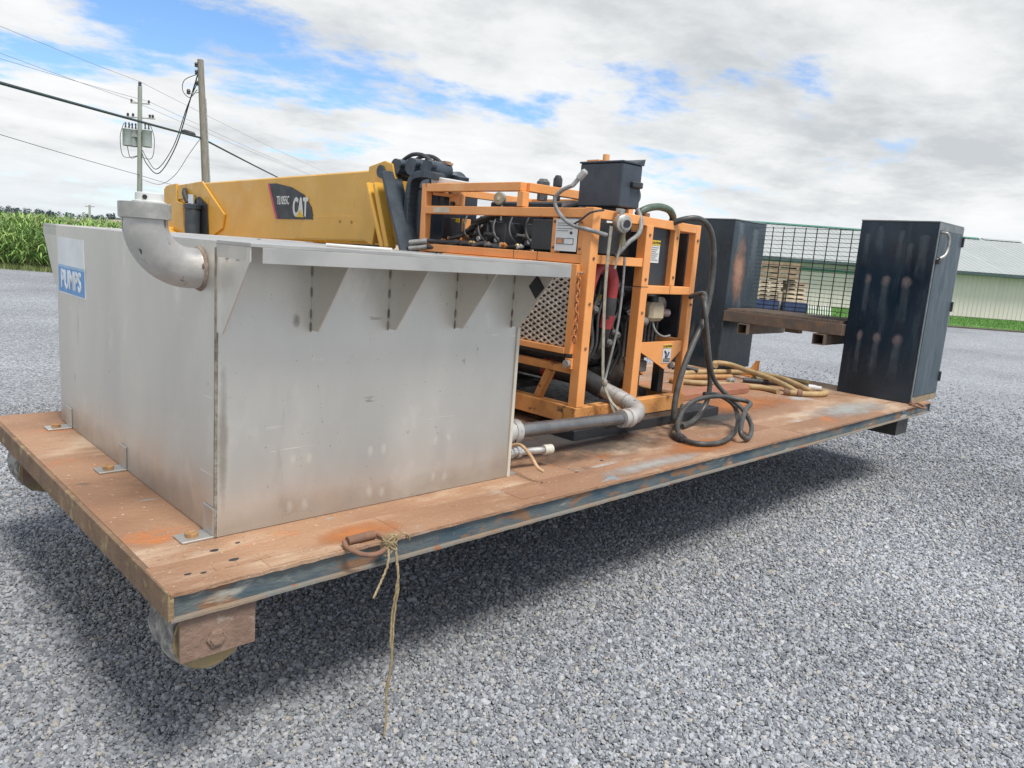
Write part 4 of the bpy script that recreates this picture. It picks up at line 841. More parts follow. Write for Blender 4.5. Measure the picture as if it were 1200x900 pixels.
lab = M().box((2.93, 1.018, 1.415), (3.08, 1.0185-.003, 1.478)).build('caution_label', WHITEP, pu); M().box((2.93, 1.0125, 1.45), (3.08, 1.015, 1.478)).build('label_header', LABY, lab)
for z in (1.437, 1.427): M().box((2.94, 1.0135, z), (3.06, 1.015, z+.004)).build('print_line', INKD, lab)
# black sheet panels in the upper front bays
pn = M().box((3.032, PY0+.012, 1.565), (3.263, PY0+.02, 1.912)).build('black_panel', mat('panel_black_gloss', (.022, .025, .03), (.035, .04, .045), 3, .3), pu)
lb = M().box((3.075, PY0+.0085, 1.70), (3.165, PY0+.0115, 1.835)).build('caution_label', WHITEP, pn); M().box((3.075, PY0+.006, 1.805), (3.165, PY0+.0082, 1.835)).build('label_header', LABY, lb)
lettering('label_lettering', 'CAUTION', .020, (3.12, PY0+.0052, 1.819), MX_NEGY, INKD, lb, .0006)
for k in range(7): M().box((3.085, PY0+.0068, 1.790-k*.0125), (3.155-(k % 3)*.012, PY0+.0082, 1.794-k*.0125)).build('print_line', mat('print_grey', (.25, .25, .26), None, 9, .6), lb)
M().box((2.56, .80, 1.725), (2.955, 1.25, 1.905)).build('battery_box', mat('box_gloss_black', (.016, .017, .02), (.03, .032, .036), 4, .28), pu, bevel=.006)
M().box((3.32, .82, 1.565), (3.46, .83, 1.90)).build('orange_panel', ORANGE, pu)
# gusset with caution label
gs = M().prism([(3.029, PY0-.012, 1.215), (3.49, PY0-.012, 1.215), (3.49, PY0-.012, 1.150), (3.32, PY0-.012, 1.035), (3.029, PY0-.012, 1.165)], (0, .008, 0)).build('gusset_plate', ORANGE, pu, bevel=.001)
lb = M().box((3.285, PY0-.0155, 1.075), (3.375, PY0-.0125, 1.195)).build('caution_label', WHITEP, gs); M().box((3.285, PY0-.018, 1.172), (3.375, PY0-.0158, 1.195)).build('label_header', LABY, lb)
lettering('label_lettering', 'CAUTION', .019, (3.33, PY0-.0188, 1.183), MX_NEGY, INKD, lb, .0006)
M().tube(spline([(3.30, PY0-.0165, 1.155), (3.32, PY0-.0165, 1.135), (3.315, PY0-.0165, 1.115), (3.335, PY0-.0165, 1.12), (3.35, PY0-.0165, 1.145)], 5), .006, 6).build('print_symbol', mat('print_blue', (.05, .08, .20), None, 5, .5), lb)
for k in range(3): M().box((3.292, PY0-.0168, 1.100-k*.009), (3.368, PY0-.0158, 1.105-k*.009)).build('print_line', INKD, lb)
# expansion bottle and pipe
bt = M().box((3.195, .765, 1.335), (3.345, .86, 1.455)).build('expansion_bottle', CREAM, pu, bevel=.022); M().cyl((3.27, .815, 1.455), (3.27, .815, 1.49), .032, 14).build('bottle_cap', BLACKP, bt, smooth=40)
M().cyl((3.346, .81, 1.39), (3.42, .80, 1.385), .026, 12).build('bottle_spout', mat('pinkish_fitting', (.32, .25, .24), None, 9, .5), bt, smooth=40)
M().tube(spline([(3.26, .80, 1.335), (3.265, .785, 1.29), (3.30, .775, 1.255), (3.37, .775, 1.235), (3.44, .78, 1.24)], 6), .008, 8).build('overflow_hose', CONDUIT, bt, smooth=60)
M().cyl((3.03, .80, 1.35), (3.16, .78, 1.335), .028, 14).build('exhaust_stub', mat('dull_canister2', (.26, .24, .22), (.18, .165, .15), 9, .5, .3), pu, smooth=40)
M().box((3.08, .97, .95), (3.47, 1.95, 1.53)).build('generator', BLACKM, pu, bevel=.02)
for k in range(7): M().box((3.22+k*.033, .955, 1.09), (3.23+k*.033, .969, 1.36)).build('cooling_fin', GREYM, pu)
M().cyl((3.10, .80, zb0+.10), (3.10, .80, 1.02), .05, 16).build('black_post', BLACKP, pu, smooth=40); M().box((3.06, .755, 1.02), (3.19, .845, 1.09)).build('post_head', GREYM, pu, bevel=.006)
M().prism([(3.15, .86, .90), (3.36, .86, .83), (3.36, .86, .87), (3.15, .86, .96)], (0, .03, 0)).build('brace', BLACKP, pu)
M().prism([(3.36, .9, 1.03), (3.36, .9, .96), (3.20, .9, 1.06), (3.20, .9, 1.11)], (0, .03, 0)).build('brace', ORANGE, pu)
M().box((3.40, .80, zb0+.10), (3.455, .86, 1.10)).build('black_post', BLACKP, pu, bevel=.004)
M().cyl((2.62, 1.5, .96), (2.62, 2.1, .96), .085, 16).build('pump_casing', BLACKM, pu, smooth=40); M().lathe((2.62, 1.5, .96), (0, -1, 0), ((0, .10), (.03, .10), (.031, .07), (.06, .065)), 16).build('pump_flange', BLACKM, pu, smooth=30)
M().box((PX0+.06, 1.25, .87), (PX0+.34, 2.0, .90)).build('pump_bed', BLACKM, pu)
for (a, b, c, d) in ((2.75, .90, 1.05, .014), (2.95, .86, 1.00, .011), (3.04, .92, 1.10, .012)):
    M().tube(spline([(a, b, c), (a+.04, b-.03, c+.16), (a-.02, b, c+.30), (a+.06, b+.02, c+.42), (a+.03, b+.1, c+.52)], 6), d, 8).build('service_line', RUBBER, pu, smooth=60)
for k, (y, z) in enumerate(((1.05, 1.18), (1.05, 1.25), (1.05, 1.36))): M().tube(spline([(3.05, y-.07, z), (3.15, y-.10, z+.05), (3.28, y-.14, z+.18), (3.36, y-.12, z+.27)], 6), .008, 6).build('fuel_line', GALV if k == 1 else RUBBER, pu, smooth=60)
for k in range(5): M().lathe((2.58+.02*k, .80+.02*k, 1.10+.075*k), (-.3, -1, 0), ((0, .018), (.02, .018), (.021, .012), (.04, .012)), 8).build('fitting', GREYM if k % 2 else RUST, pu, smooth=30)
# bolts and tape seams on the frame, more machinery behind the front bays
bm_ = M().lathe((0, 0, 0), (0, -1, 0), ((0, .009), (.005, .009), (.007, .006)), 6).mesh('frame_bolt', RUST)
for x, y, z in ((2.995, PY0-.033, 1.86), (2.995, PY0-.033, 1.60), (2.995, PY0-.033, 1.40), (3.29, PY0-.025, 1.86), (3.29, PY0-.025, 1.62), (PX1, PY0-.028, 1.86), (PX0, PY0-.033, 1.70), (PX0, PY0-.033, 1.45), (PX0, PY0-.033, 1.2), (PX1, PY0-.028, 1.45)): link('frame_bolt', bm_, pu, loc=(x, y, z))
bx_ = M().lathe((0, 0, 0), (-1, 0, 0), ((0, .008), (.005, .008), (.007, .005)), 6).mesh('frame_bolt', RUST)
for y, z in ((.985, 1.745), (.985, 1.89), (.785, 1.745), (.785, 1.89)): link('frame_bolt', bx_, pu, loc=(PX0-.0215, y, z))
for y, z in ((1.10, 1.690), (1.30, 1.690)): M().box((PX0-.0258, y, z-.0258), (PX0+.0258, y+.004, z+.0258)).build('tape_seam', INKD, pu)
M().box((3.27, PY0-.0258, 1.512), (3.274, PY0+.0258, 1.564)).build('tape_seam', INKD, pu); M().box((2.961, PY0-.0338, 1.552), (3.029, PY0+.0338, 1.556)).build('tape_seam', INKD, pu)
for k in range(9): M().box((3.075+k*.042, .868, 1.10), (3.095+k*.042, .90, 1.34)).build('cooling_fin', GREYM, pu, bevel=.003)
M().box((3.06, .90, 1.08), (3.46, .955, 1.36)).build('cooler_core', BLACKM, pu)
for k, (z, r, m_) in enumerate(((1.46, .012, GALV), (1.475, .008, GALV), (1.43, .016, RUBBER), (1.49, .012, HOSEG))): M().tube(spline([(3.05, .84+.01*k, z-.09), (3.12, .82, z-.03), (3.19, .83, z+.02), (3.30, .87, z+.03), (3.44, .90, z+.01)], 6), r, 8).build('service_line', m_, pu, smooth=60)
M().lathe((3.40, .88, 1.43), (0, -1, 0), ((0, .03), (.01, .055), (.04, .055), (.042, .04), (.05, .02)), 18).build('pulley', GREYM, pu, smooth=30)
for k, (x, z) in enumerate(((2.62, 1.35), (2.66, 1.27), (2.70, 1.40), (2.88, 1.56), (2.93, 1.50), (2.86, 1.20), (2.93, 1.26))): M().lathe((x, .84, z), (-.4, -1, .2*(k % 3-1)), ((0, .024), (.02, .028), (.035, .020), (.05, .022), (.06, .012)), 10).build('fitting', (GREYM, BLACKM, GREYM)[k % 3], pu, smooth=30)
for k in range(4): M().tube(spline([(2.60+.05*k, .82, 1.06+.03*k), (2.64+.04*k, .80, 1.20), (2.62+.06*k, .82, 1.36), (2.70+.05*k, .84, 1.50), (2.74+.05*k, .86, 1.62)], 6), .009+.003*(k % 2), 8).build('service_line', (RUBBER, HOSEG, RUBBER, BLACKM)[k], pu, smooth=60)
# valves and gauges in the upper rear bay
for k, (ya, yb) in enumerate(((1.87, 2.0), (1.69, 1.81), (1.37, 1.51))):
    vb = M().box((2.76, ya, 1.745), (2.93, yb, 1.90-.006*k)).build('valve_block', mat('valve_grey', (.055, .058, .064), (.085, .088, .094), 9, .4, .3), pu, bevel=.006)
    M().cyl((2.745, (ya+yb)/2, 1.775), (2.735, (ya+yb)/2, 1.775), .017, 14).build('knob', WHITEP, vb, smooth=40); M().cyl((2.7595, (ya+yb)/2, 1.775), (2.745, (ya+yb)/2, 1.775), .010, 10).build('stem', GALV, vb)
    if k == 0: M().cyl((2.7595, (ya+yb)/2, 1.86), (2.735, (ya+yb)/2, 1.86), .014, 14).build('knob', WHITEP, vb, smooth=40)
    M().lathe((2.76, (ya+yb)/2+.04, 1.80), (-1, .3, .1), ((0, .02), (.03, .02), (.031, .013), (.08, .013)), 8).build('elbow_fitting', GREYM, vb, smooth=30)
    for q in range(2): M().tube(spline([(2.80+.06*q, ya+.03, 1.745), (2.72+.06*q, ya+.02-.02*k, 1.73), (2.66, ya-.10, 1.725), (2.63, ya-.25, 1.735)], 6), .015, 8).build('hydraulic_hose', RUBBER, vb, smooth=60)
gg = M().lathe((2.72, 1.71, 2.04), (-1, -.25, 0), ((0, .03), (.002, .042), (.025, .042), (.027, .036)), 22).build('pressure_gauge', GALV, pu, smooth=30)
M().lathe((2.72-.0275, 1.71-.0068, 2.04), (-1, -.25, 0), ((0, .034), (.001, .034)), 20).build('gauge_dial', mat('dial', (.50, .44, .30), (.40, .34, .22), 20, .4), gg); M().lathe((2.72-.029, 1.71-.0072, 2.04), (-1, -.25, 0), ((0, .012), (.002, .012)), 12).build('dial_hub', WHITEP, gg)
M().cyl((2.73, 1.71, 2.0), (2.73, 1.71, 1.90), .008, 8).build('gauge_stem', GALV, gg)
M().box((2.70, 2.10, 1.875), (2.703, 2.20, 1.905)).build('yellow_tag', LABY, pu)
M().box((2.60, 2.00, 1.98), (2.66, 2.10, 2.06)).build('bracket_plate', ORANGE, pu, bevel=.003); M().cyl((2.598, 2.05, 1.99), (2.58, 2.05, 1.99), .018, 12).build('bolt', BLACKM, pu); fb((2.53, 2.19, 2.055), (2.62, 2.05, 2.045), .022, name='brace')
fb((2.62, PY1-.10, 1.765), (2.72, 2.03, 1.76), .02, name='brace'); M().box((2.69, 2.02, 1.73), (2.74, 2.06, 1.90)).build('bracket_plate', ORANGE, pu, bevel=.003)
for k in range(4):
    M().tube(spline([(2.62+.05*k, 2.10-.02*k, 1.76+.01*k), (2.66, 1.98-.04*k, 1.80+.03*k), (2.74, 1.90-.10*k, 1.90+.02*k), (2.86, 1.70-.06*k, 1.96), (3.0, 1.50, 2.0)], 6), .012+.003*(k % 2), 8).build('hydraulic_hose', RUBBER if k % 2 else HOSEG, pu, smooth=60)
for y, z in ((2.13, 1.715), (1.95, 1.715), (1.78, 1.72)): M().tube(spline([(2.56, y, z), (2.60, y-.06, z+.02), (2.62, y-.16, z), (2.60, y-.22, z-.005)], 5), .018, 10).build('hydraulic_hose', RUBBER, pu, smooth=60)
M().tube(spline([(2.70, 1.30, 1.93), (2.78, 1.18, 1.99), (2.85, 1.05, 2.04), (2.95, .98, 2.04), (3.0, .95, 1.98)], 6), .016, 8).build('hydraulic_hose', RUBBER, pu, smooth=60)
M().box((3.02, 1.40, 1.73), (3.40, 2.15, 2.05)).build('reservoir', mat('tank_dark', (.03, .034, .042), (.05, .055, .062), 4, .45), pu, bevel=.012)
M().box((2.95, 1.0, 1.74), (2.96, 1.38, 2.05)).build('pale_sheet', mat('pale_sheet_m', (.40, .38, .36), (.32, .31, .30), 3, .6), pu)
M().box((PX1-.016, .77, 1.225), (PX1-.010, 2.15, 1.90)).build('side_panel', BLACKP, pu); M().box((2.60, 2.14, .90), (3.46, 2.16, 1.90)).build('rear_panel', BLACKP, pu); M().box((2.62, .98, 1.60), (3.0, 1.02, 1.725)).build('shroud', BLACKP, pu)  # black side and rear sheets added so the see-through bays look dark
for (x, y, z, r, hh) in ((2.95, 1.56, 2.05, .035, .14), (2.95, 1.43, 2.05, .024, .16)):
    M().lathe((x, y, z), (0, 0, 1), ((0, r), (hh*.55, r), (hh*.56, r*1.25), (hh*.85, r*1.25), (hh, r*.7)), 10).build('breather_cap', GREYM if r > .03 else BLACKP, pu, smooth=30)
M().prism([(2.52, 2.21, 2.1165), (2.52, 1.75, 2.1165), (2.52, 2.16, 2.165), (2.52, 2.21, 2.16)], (.12, 0, 0)).build('white_cover', WHITEP, pu, bevel=.006)
BRASS = mat('brass_fitting', (.45, .33, .14), (.34, .25, .11), 14, .4, .6)
for k in range(16):
    y = 1.36+.05*k; M().lathe((2.60+.05*(k % 3), y, 1.735+.028*((k*5) % 5)), (-1, .25*((k % 3)-1), .3*((k % 2)-.3)), ((0, .016), (.018, .019), (.03, .012), (.045, .014), (.055, .008)), 8).build('fitting', (GALV, BRASS, GREYM, ORANGE)[k % 4], pu, smooth=30)
for k in range(5): M().tube(spline([(2.70, 1.42+.15*k, 1.92), (2.66, 1.40+.15*k, 1.86), (2.64, 1.36+.15*k, 1.80), (2.68, 1.33+.15*k, 1.74)], 5), .008, 8).build('service_line', (HOSEG, RUBBER)[k % 2], pu, smooth=60)
# charcoal box on top
bx = M().box((2.74, .742, 2.00), (2.925, 1.06, 2.245)).build('control_box', BOXBLK, pu, bevel=.006)
M().prism([(2.735, .737, 2.2455), (2.932, .737, 2.2455), (2.94, .737, 2.285), (2.86, .737, 2.258), (2.735, .737, 2.256)], (0, .328, 0)).build('box_lid', BOXBLK, bx, bevel=.002)
M().cyl((2.80, .92, 2.256), (2.80, .92, 2.300), .020, 12).build('beacon', ORANGE, bx, smooth=40); M().box((2.77, .95, 2.2565), (2.86, 1.04, 2.27)).build('lid_strap', ORANGE, bx)
M().box((2.82, .716, 2.115), (2.915, .7415, 2.150)).build('box_latch', BLACKP, bx, bevel=.006)
M().box((2.80, .80, 1.957), (2.88, 1.0, 1.999)).build('box_foot', BLACKP, bx)
M().tube(spline([(2.926, .80, 2.10), (2.965, .79, 2.11), (2.98, .79, 2.07), (2.95, .79, 2.03)], 5), .010, 8).build('cable_loop', HOSEGR, bx, smooth=60)
M().tube(spline([(2.90, .735, 2.0), (2.90, .70, 1.94), (2.84, .66, 1.86), (2.76, .67, 1.80), (2.70, .70, 1.72)], 6), .014, 8).build('conduit', CONDUIT, bx, smooth=60)
M().cyl((3.0, .74, 1.957), (3.0, .74, 1.985), .022, 12).build('filler_cap', RUST, pu, smooth=40)

# grey conduit with plug looping over the left face
cn = root('cable_with_plug', 'grey cable with a plug looping in front of the white instruction plate', 'cable', (2.44, .8, 1.9))
M().tube(spline([(2.452, .85, 2.085), (2.43, .90, 2.06), (2.42, .94, 2.02), (2.42, .935, 1.97), (2.42, .87, 1.905), (2.42, .78, 1.865), (2.43, .69, 1.85), (2.55, .66, 1.83)], 7), .0115, 10).build('cable', CONDUIT, cn, smooth=60)
M().lathe((2.452, .852, 2.083), (.15, -.35, .45), ((0, .013), (.05, .013), (.052, .020), (.10, .020), (.11, .014)), 12).build('plug', mat('plug_grey', (.40, .40, .38), (.30, .30, .29), 20, .5), cn, smooth=30)
M().tube(spline([(2.42, .80, 1.87), (2.42, .74, 1.90), (2.425, .69, 1.935), (2.45, .66, 1.95), (2.52, .672, 1.96)], 5), .006, 8).build('cable', RUBBER, cn, smooth=60)
# coupling with webbing strap and thin cable
cp_ = root('hose_coupling', 'round silver hose coupling hanging on the front post', 'coupling', (2.62, .66, 1.9))
M().lathe((2.66, .685, 1.90), (-.30, -1, -.02), ((0, .030), (.03, .030), (.032, .046), (.045, .050), (.075, .050), (.08, .042), (.081, .034), (.095, .034)), 16).build('body', GALV, cp_, smooth=30)
M().lathe((2.631, .588, 1.898), (-.30, -1, -.02), ((0, .022), (.002, .022)), 14).build('bore', INKD, cp_)
M().lathe((2.66, .668, 1.95), (0, -.1, 1), ((0, .02), (.01, .026), (.03, .026), (.032, .015)), 8).build('lug', GALV, cp_, smooth=30)
M().lathe((2.69, .66, 1.78), (0, 0, 1), ((0, .02), (.03, .022), (.05, .016), (.10, .020), (.12, .012)), 10).build('swivel', mat('olive_brass', (.24, .21, .13), None, 12, .5, .4), cp_, smooth=30)
st = root('webbing_strap', 'long dirty grey webbing strap hanging down the front of the pump', 'strap', (2.58, .66, 1.4))
def ribbon(pts, w, th, wd):
    P = spline(pts, 6); m = M(); wv = Vector(wd).normalized()
    for a, b in zip(P[:-1], P[1:]): m.bar(a, b+(b-a)*.02, w, th, wv.cross((b-a)).normalized())
    return m
ribbon([(2.575, .652, 1.88), (2.565, .648, 1.70), (2.575, .648, 1.45), (2.60, .648, 1.20), (2.625, .648, 1.02)], .030, .004, (1, .2, 0)).build('webbing', WEB, st)
ribbon([(2.68, .655, 1.80), (2.66, .655, 1.72), (2.645, .655, 1.65)], .022, .004, (1, .2, 0)).build('webbing', WEB, st)
ribbon([(2.625, .64, 1.03), (2.635, .63, .97), (2.66, .60, .90), (2.70, .565, .845), (2.70, .585, .795)], .026, .004, (1, .2, 0)).build('webbing', WEB, st)
ribbon([(2.65, .62, .93), (2.70, .62, .86), (2.735, .61, .80)], .026, .004, (1, .2, 0)).build('webbing', WEB, st)
M().tube(spline([(2.725, .655, 1.72), (2.725, .65, 1.50), (2.71, .65, 1.30), (2.67, .65, 1.12), (2.64, .645, 1.02), (2.635, .64, .97)], 7), .0075, 8).build('tie_cable', CONDUIT, st, smooth=60)
M().lathe((2.63, .64, .985), (0, 0, 1), ((0, .012), (.01, .018), (.03, .018), (.04, .012)), 8).build('knot', WEB, st, smooth=40)

# ------------------------------------------------------------------ loose hoses on the pump and deck
def hose(name, pts, r, m_, label, n=8, group=None, ends=None, closed=False):
    rt_ = root(name, label, 'hose', tuple(Vector(pts[-1])), group=group)
    M().tube(spline(pts, n), r, 12).build('hose_body', m_, rt_, smooth=60)
    if ends:
        for (p, d, rr, L, em) in ends: M().lathe(p, d, ((0, rr*.8), (.004, rr), (L*.6, rr), (L*.62, rr*.8), (L, rr*.78)), 14).build('end_fitting', em, rt_, smooth=30)
    return rt_
hose('green_hose', [(2.96, .78, 1.97), (2.99, .76, 2.0), (3.06, .75, 2.025), (3.16, .75, 2.035), (3.27, .76, 2.02), (3.36, .80, 1.97), (3.38, .90, 1.90)], .022, HOSEGR, 'thick green hose arching over the top rail of the pump')
hose('black_hose', [(3.22, .80, 1.90), (3.26, .68, 1.965), (3.36, .61, 1.985), (3.46, .585, 1.93), (3.515, .575, 1.80), (3.53, .57, 1.62), (3.50, .56, 1.47), (3.43, .54, 1.35), (3.33, .53, 1.22), (3.24, .52, 1.08), (3.18, .51, .93), (3.16, .50, .80), (3.17, .49, .745)], .0185, HOSEG, 'black hose arching off the right end of the pump down to the deck')
hose('black_hose', [(3.50, .70, 1.50), (3.50, .60, 1.53), (3.44, .545, 1.47), (3.45, .54, 1.35), (3.51, .53, 1.15), (3.56, .52, 1.00), (3.55, .51, .87), (3.46, .50, .77), (3.34, .49, .728), (3.22, .47, .722)], .0165, HOSEG, 'black hose dropping straight beside the right post then curling under the pump')
lp = [(3.52, .62, 1.52), (3.40, .52, 1.46), (3.42, .48, 1.24), (3.47, .45, 1.03), (3.58, .42, .92), (3.62, .30, .83), (3.52, .17, .755), (3.33, .085, .722), (3.26, .10, .765), (3.45, .19, .85), (3.64, .26, .873), (3.62, .34, .885), (3.52, .40, .90), (3.38, .44, .895), (3.25, .46, .86), (3.10, .42, .80), (3.0, .36, .755), (2.93, .27, .724), (2.93, .16, .722), (3.09, .12, .722), (3.36, .19, .735), (3.58, .30, .775), (3.66, .39, .84), (3.60, .47, .89), (3.48, .50, .90)]
hose('black_hose', lp, .0145, HOSEG, 'black hose coiled in a standing loop on the deck in front of the pump')
hose('black_hose', [(3.30, .53, .83), (3.16, .46, .76), (3.03, .40, .725), (2.96, .34, .724), (2.94, .30, .724)], .0185, HOSEG, 'short black hose end with brass ferrule lying beside the coiled hose', ends=[((2.955, .325, .724), (-.45, -.9, 0), .026, .075, RUBBER), ((2.99, .37, .724), (-.45, -.9, 0), .023, .05, mat('brass_dull', (.34, .28, .16), None, 12, .5, .5))])
GRP = 'tan hoses piled on the deck'
zt = DZ+.024
hose('tan_hose', [(5.50, 1.62, zt+.075), (5.62, 1.70, zt+.085), (5.75, 1.62, zt+.075), (5.66, 1.38, zt+.06), (5.56, 1.12, zt+.045), (5.40, .85, zt+.02), (5.30, .72, zt)], .024, HOSET, 'tan hose lying across the top of the pile, ending in a rusty clamp', group=GRP)
hose('tan_hose', [(4.72, 1.52, zt), (4.85, 1.36, zt), (5.05, 1.20, zt), (5.22, 1.00, zt), (5.20, .84, zt)], .024, HOSET, 'tan hose lying lowest at the near side of the pile', group=GRP, ends=[((4.72, 1.52, zt), (-.3, 1, 0), .03, .06, mat('amber_fitting', (.42, .20, .07), None, 12, .5))])
hose('tan_hose', [(5.15, 1.75, zt), (5.40, 1.74, zt), (5.72, 1.66, zt), (5.90, 1.45, zt+.01), (5.80, 1.15, zt+.028), (5.64, .90, zt+.02), (5.52, .70, zt)], .024, HOSET, 'tan hose in the middle of the pile, passing behind the top one', group=GRP)
hose('tan_hose', [(4.95, 1.62, zt), (5.12, 1.58, zt), (5.34, 1.50, zt), (5.5, 1.45, zt)], .024, mat('amber_hose', (.48, .26, .10), (.36, .19, .08), 9, .6, 0, .2, 90), 'amber short hose length at the left of the pile', group=GRP)
hose('olive_hose', [(5.62, 1.30, zt), (5.82, 1.20, zt+.01), (5.93, 1.02, zt+.01), (5.92, .90, zt+.005)], .022, HOSEOL, 'olive hose length at the back of the pile', group=GRP)
hose('grey_hose', [(5.45, 1.30, zt), (5.62, 1.08, zt), (5.70, .90, zt), (5.76, .80, zt)], .020, RUBBER, 'dark hose with a bright silver end fitting on the right of the pile', group=GRP, ends=[((5.74, .83, zt), (.45, -1, 0), .025, .11, WHITEP)])
hose('tan_hose', [(5.25, .76, zt), (5.33, .66, zt), (5.46, .60, zt), (5.58, .60, zt+.002), (5.62, .645, zt)], .024, HOSET, 'tan curled hose tail at the right end of the pile', group=GRP, ends=[((5.22, .80, zt), (.45, -.9, 0), .032, .05, RUST), ((5.28, .71, zt), (.45, -.9, 0), .034, .04, RUST)])
hose('grey_hose', [(5.20, 1.90, zt+.03), (5.28, 1.80, zt+.04), (5.36, 1.72, zt+.02)], .02, RUBBER, 'stubby black hose end sticking up at the left of the pile', group=GRP, ends=[((5.20, 1.90, zt+.03), (-.4, .3, .7), .03, .06, GREYM)])
thing(M().lathe((5.22, 1.32, DZ+.032), (-.3, -.9, .1), ((0, .02), (.04, .03), (.06, .03), (.062, .018), (.10, .018)), 14), 'hose_fitting', GALV, 'silver ring fitting lying between the tan hoses', 'fitting', smooth=30, loc=(5.22, 1.32, DZ))
ob_ = M().box((5.84, 1.44, DZ+.003), (5.99, 1.56, DZ+.012)); ob_.prism([(5.87, 1.50, DZ+.0122), (5.99, 1.44, DZ+.0122), (5.99, 1.44, DZ+.15), (5.955, 1.458, DZ+.15)], (.008, .012, 0))
thing(ob_, 'angle_bracket', ORANGE, 'orange steel angle bracket lying behind the tan hoses', 'bracket', loc=(5.9, 1.5, DZ))
thing(M().prism([(3.98, 1.02, DZ+.002), (4.95, .98, DZ+.002), (5.12, 1.05, DZ+.002), (5.12, 1.17, DZ+.002), (4.05, 1.2, DZ+.002)], (0, 0, .045)), 'steel_bar', mat('red_rust_bar', (.36, .155, .085), (.28, .12, .07), 5, .8, 0, .3, 60), 'flat red-rusted steel bar lying right of the pump', 'bar', bevel=.003, loc=(4.5, 1.1, DZ))

# ------------------------------------------------------------------ cabinets
def cabinet(x0, y0, label, sheet, front=True, hh=1.48):
    w, d = .62, .62; z0 = DZ+.002; z1 = z0+hh
    r = root('steel_cabinet', label, 'cabinet', (x0+d/2, y0+w/2, DZ), group='tall dark steel cabinets at the end of the deck')
    M().box((x0, y0+.010, z0), (x0+d, y0+w, z1)).build('body', sheet, r, bevel=.004)
    M().box((x0-.003, y0+.006, z1+.0005), (x0+d+.003, y0+w+.003, z1+.012)).build('top_sheet', TRIMG, r, bevel=.002)
    if front:
        M().box((x0-.002, y0+.003, z0), (x0+.022, y0+.0095, z1)).build('door_trim', TRIMG, r); M().box((x0+d-.022, y0+.003, z0), (x0+d+.002, y0+.0095, z1)).build('door_trim', TRIMG, r)
        M().box((x0+.0225, y0+.003, z1-.055), (x0+d-.0225, y0+.0095, z1)).build('door_trim', TRIMG, r); M().box((x0+.0225, y0+.003, z0), (x0+d-.0225, y0+.0095, z0+.055)).build('door_trim', BASEY, r)
        dr_ = M().box((x0+.026, y0-.002, z0+.058), (x0+d-.026, y0+.0095, z1-.058)).build('door', DOORG, r, bevel=.003)
        M().tube(spline([(x0+.05, y0-.001, z1-.075), (x0+.055, y0-.04, z1-.080), (x0+.09, y0-.05, z1-.12), (x0+.10, y0-.05, z1-.19), (x0+.07, y0-.045, z1-.25), (x0+.03, y0-.02, z1-.28), (x0+.03, y0-.001, z1-.285)], 6), .011, 10).build('handle', GALV, dr_, smooth=60)
        M().box((x0+.018, y0-.03, z1-.325), (x0+.055, y0-.0025, z1-.27)).build('hasp', BLACKM, dr_, bevel=.004)
        for z in (z1-.16, z0+hh*.52, z0+.16): M().cyl((x0+d-.018, y0-.010, z), (x0+d-.018, y0-.010, z+.085), .010, 10).build('hinge', BLACKM, r, smooth=40)
    return r
cab1 = cabinet(5.965, .05, 'dark navy steel cabinet with door and white handle, at the near end of the deck', NAVY)
cab2 = cabinet(5.92, 1.832, 'dark navy steel cabinet with a rust scar, behind the orange pump', NAVYR, front=False, hh=1.46)

# wear marks: pale scuffs with streaks on the near cabinet, a rust scar on the far one
SCUFF = soft_patch('scuffed_paint', (.32, .25, .25), .42, (1, 2), 'round', 30); STREAK = soft_patch('drip_streak', (.22, .27, .30), .22, (1, 2), 'drip', 18); SCAR = soft_patch('rust_scar', (.40, .22, .15), .95, (0, 2), 'round', 9); SCARX = soft_patch('pale_scratch', (.22, .26, .28), .45, (0, 2), 'drip', 14)
def patch_x(x, y0, y1, z0, z1, m_, nm, par): M().sheet([(x, y0, z0), (x, y1, z0), (x, y1, z1), (x, y0, z1)]).build(nm, m_, par)
for z in (1.70, 1.22):
    for y, w_ in ((.545, .034), (.40, .046), (.235, .054)):
        patch_x(5.9634, y-w_, y+w_, z-.065, z+.06, SCUFF, 'scuff_mark', cab1); patch_x(5.9640, y-w_*.8, y+w_*.8, z-.42, z+.03, STREAK, 'drip_streak', cab1)
for y, z, w_, h_ in ((.60, 2.02, .03, .25), (.50, 2.08, .04, .22), (.33, 2.05, .03, .3), (.15, 2.02, .05, .35), (.25, 1.95, .03, .2)): patch_x(5.9642, y-w_, y+w_, z-h_, z+.06, STREAK, 'drip_streak', cab1)
M().sheet([(5.95, 1.8412, 1.30), (6.24, 1.8412, 1.30), (6.24, 1.8412, 2.06), (5.95, 1.8412, 2.06)]).build('rust_scar', SCAR, cab2)
M().sheet([(6.25, 1.8410, 1.5), (6.42, 1.8410, 1.5), (6.42, 1.8410, 2.10), (6.25, 1.8410, 2.10)]).build('scratch', SCARX, cab2); M().sheet([(5.98, 1.8409, 1.75), (6.12, 1.8409, 1.75), (6.12, 1.8409, 2.14), (5.98, 1.8409, 2.14)]).build('scratch', SCARX, cab2)
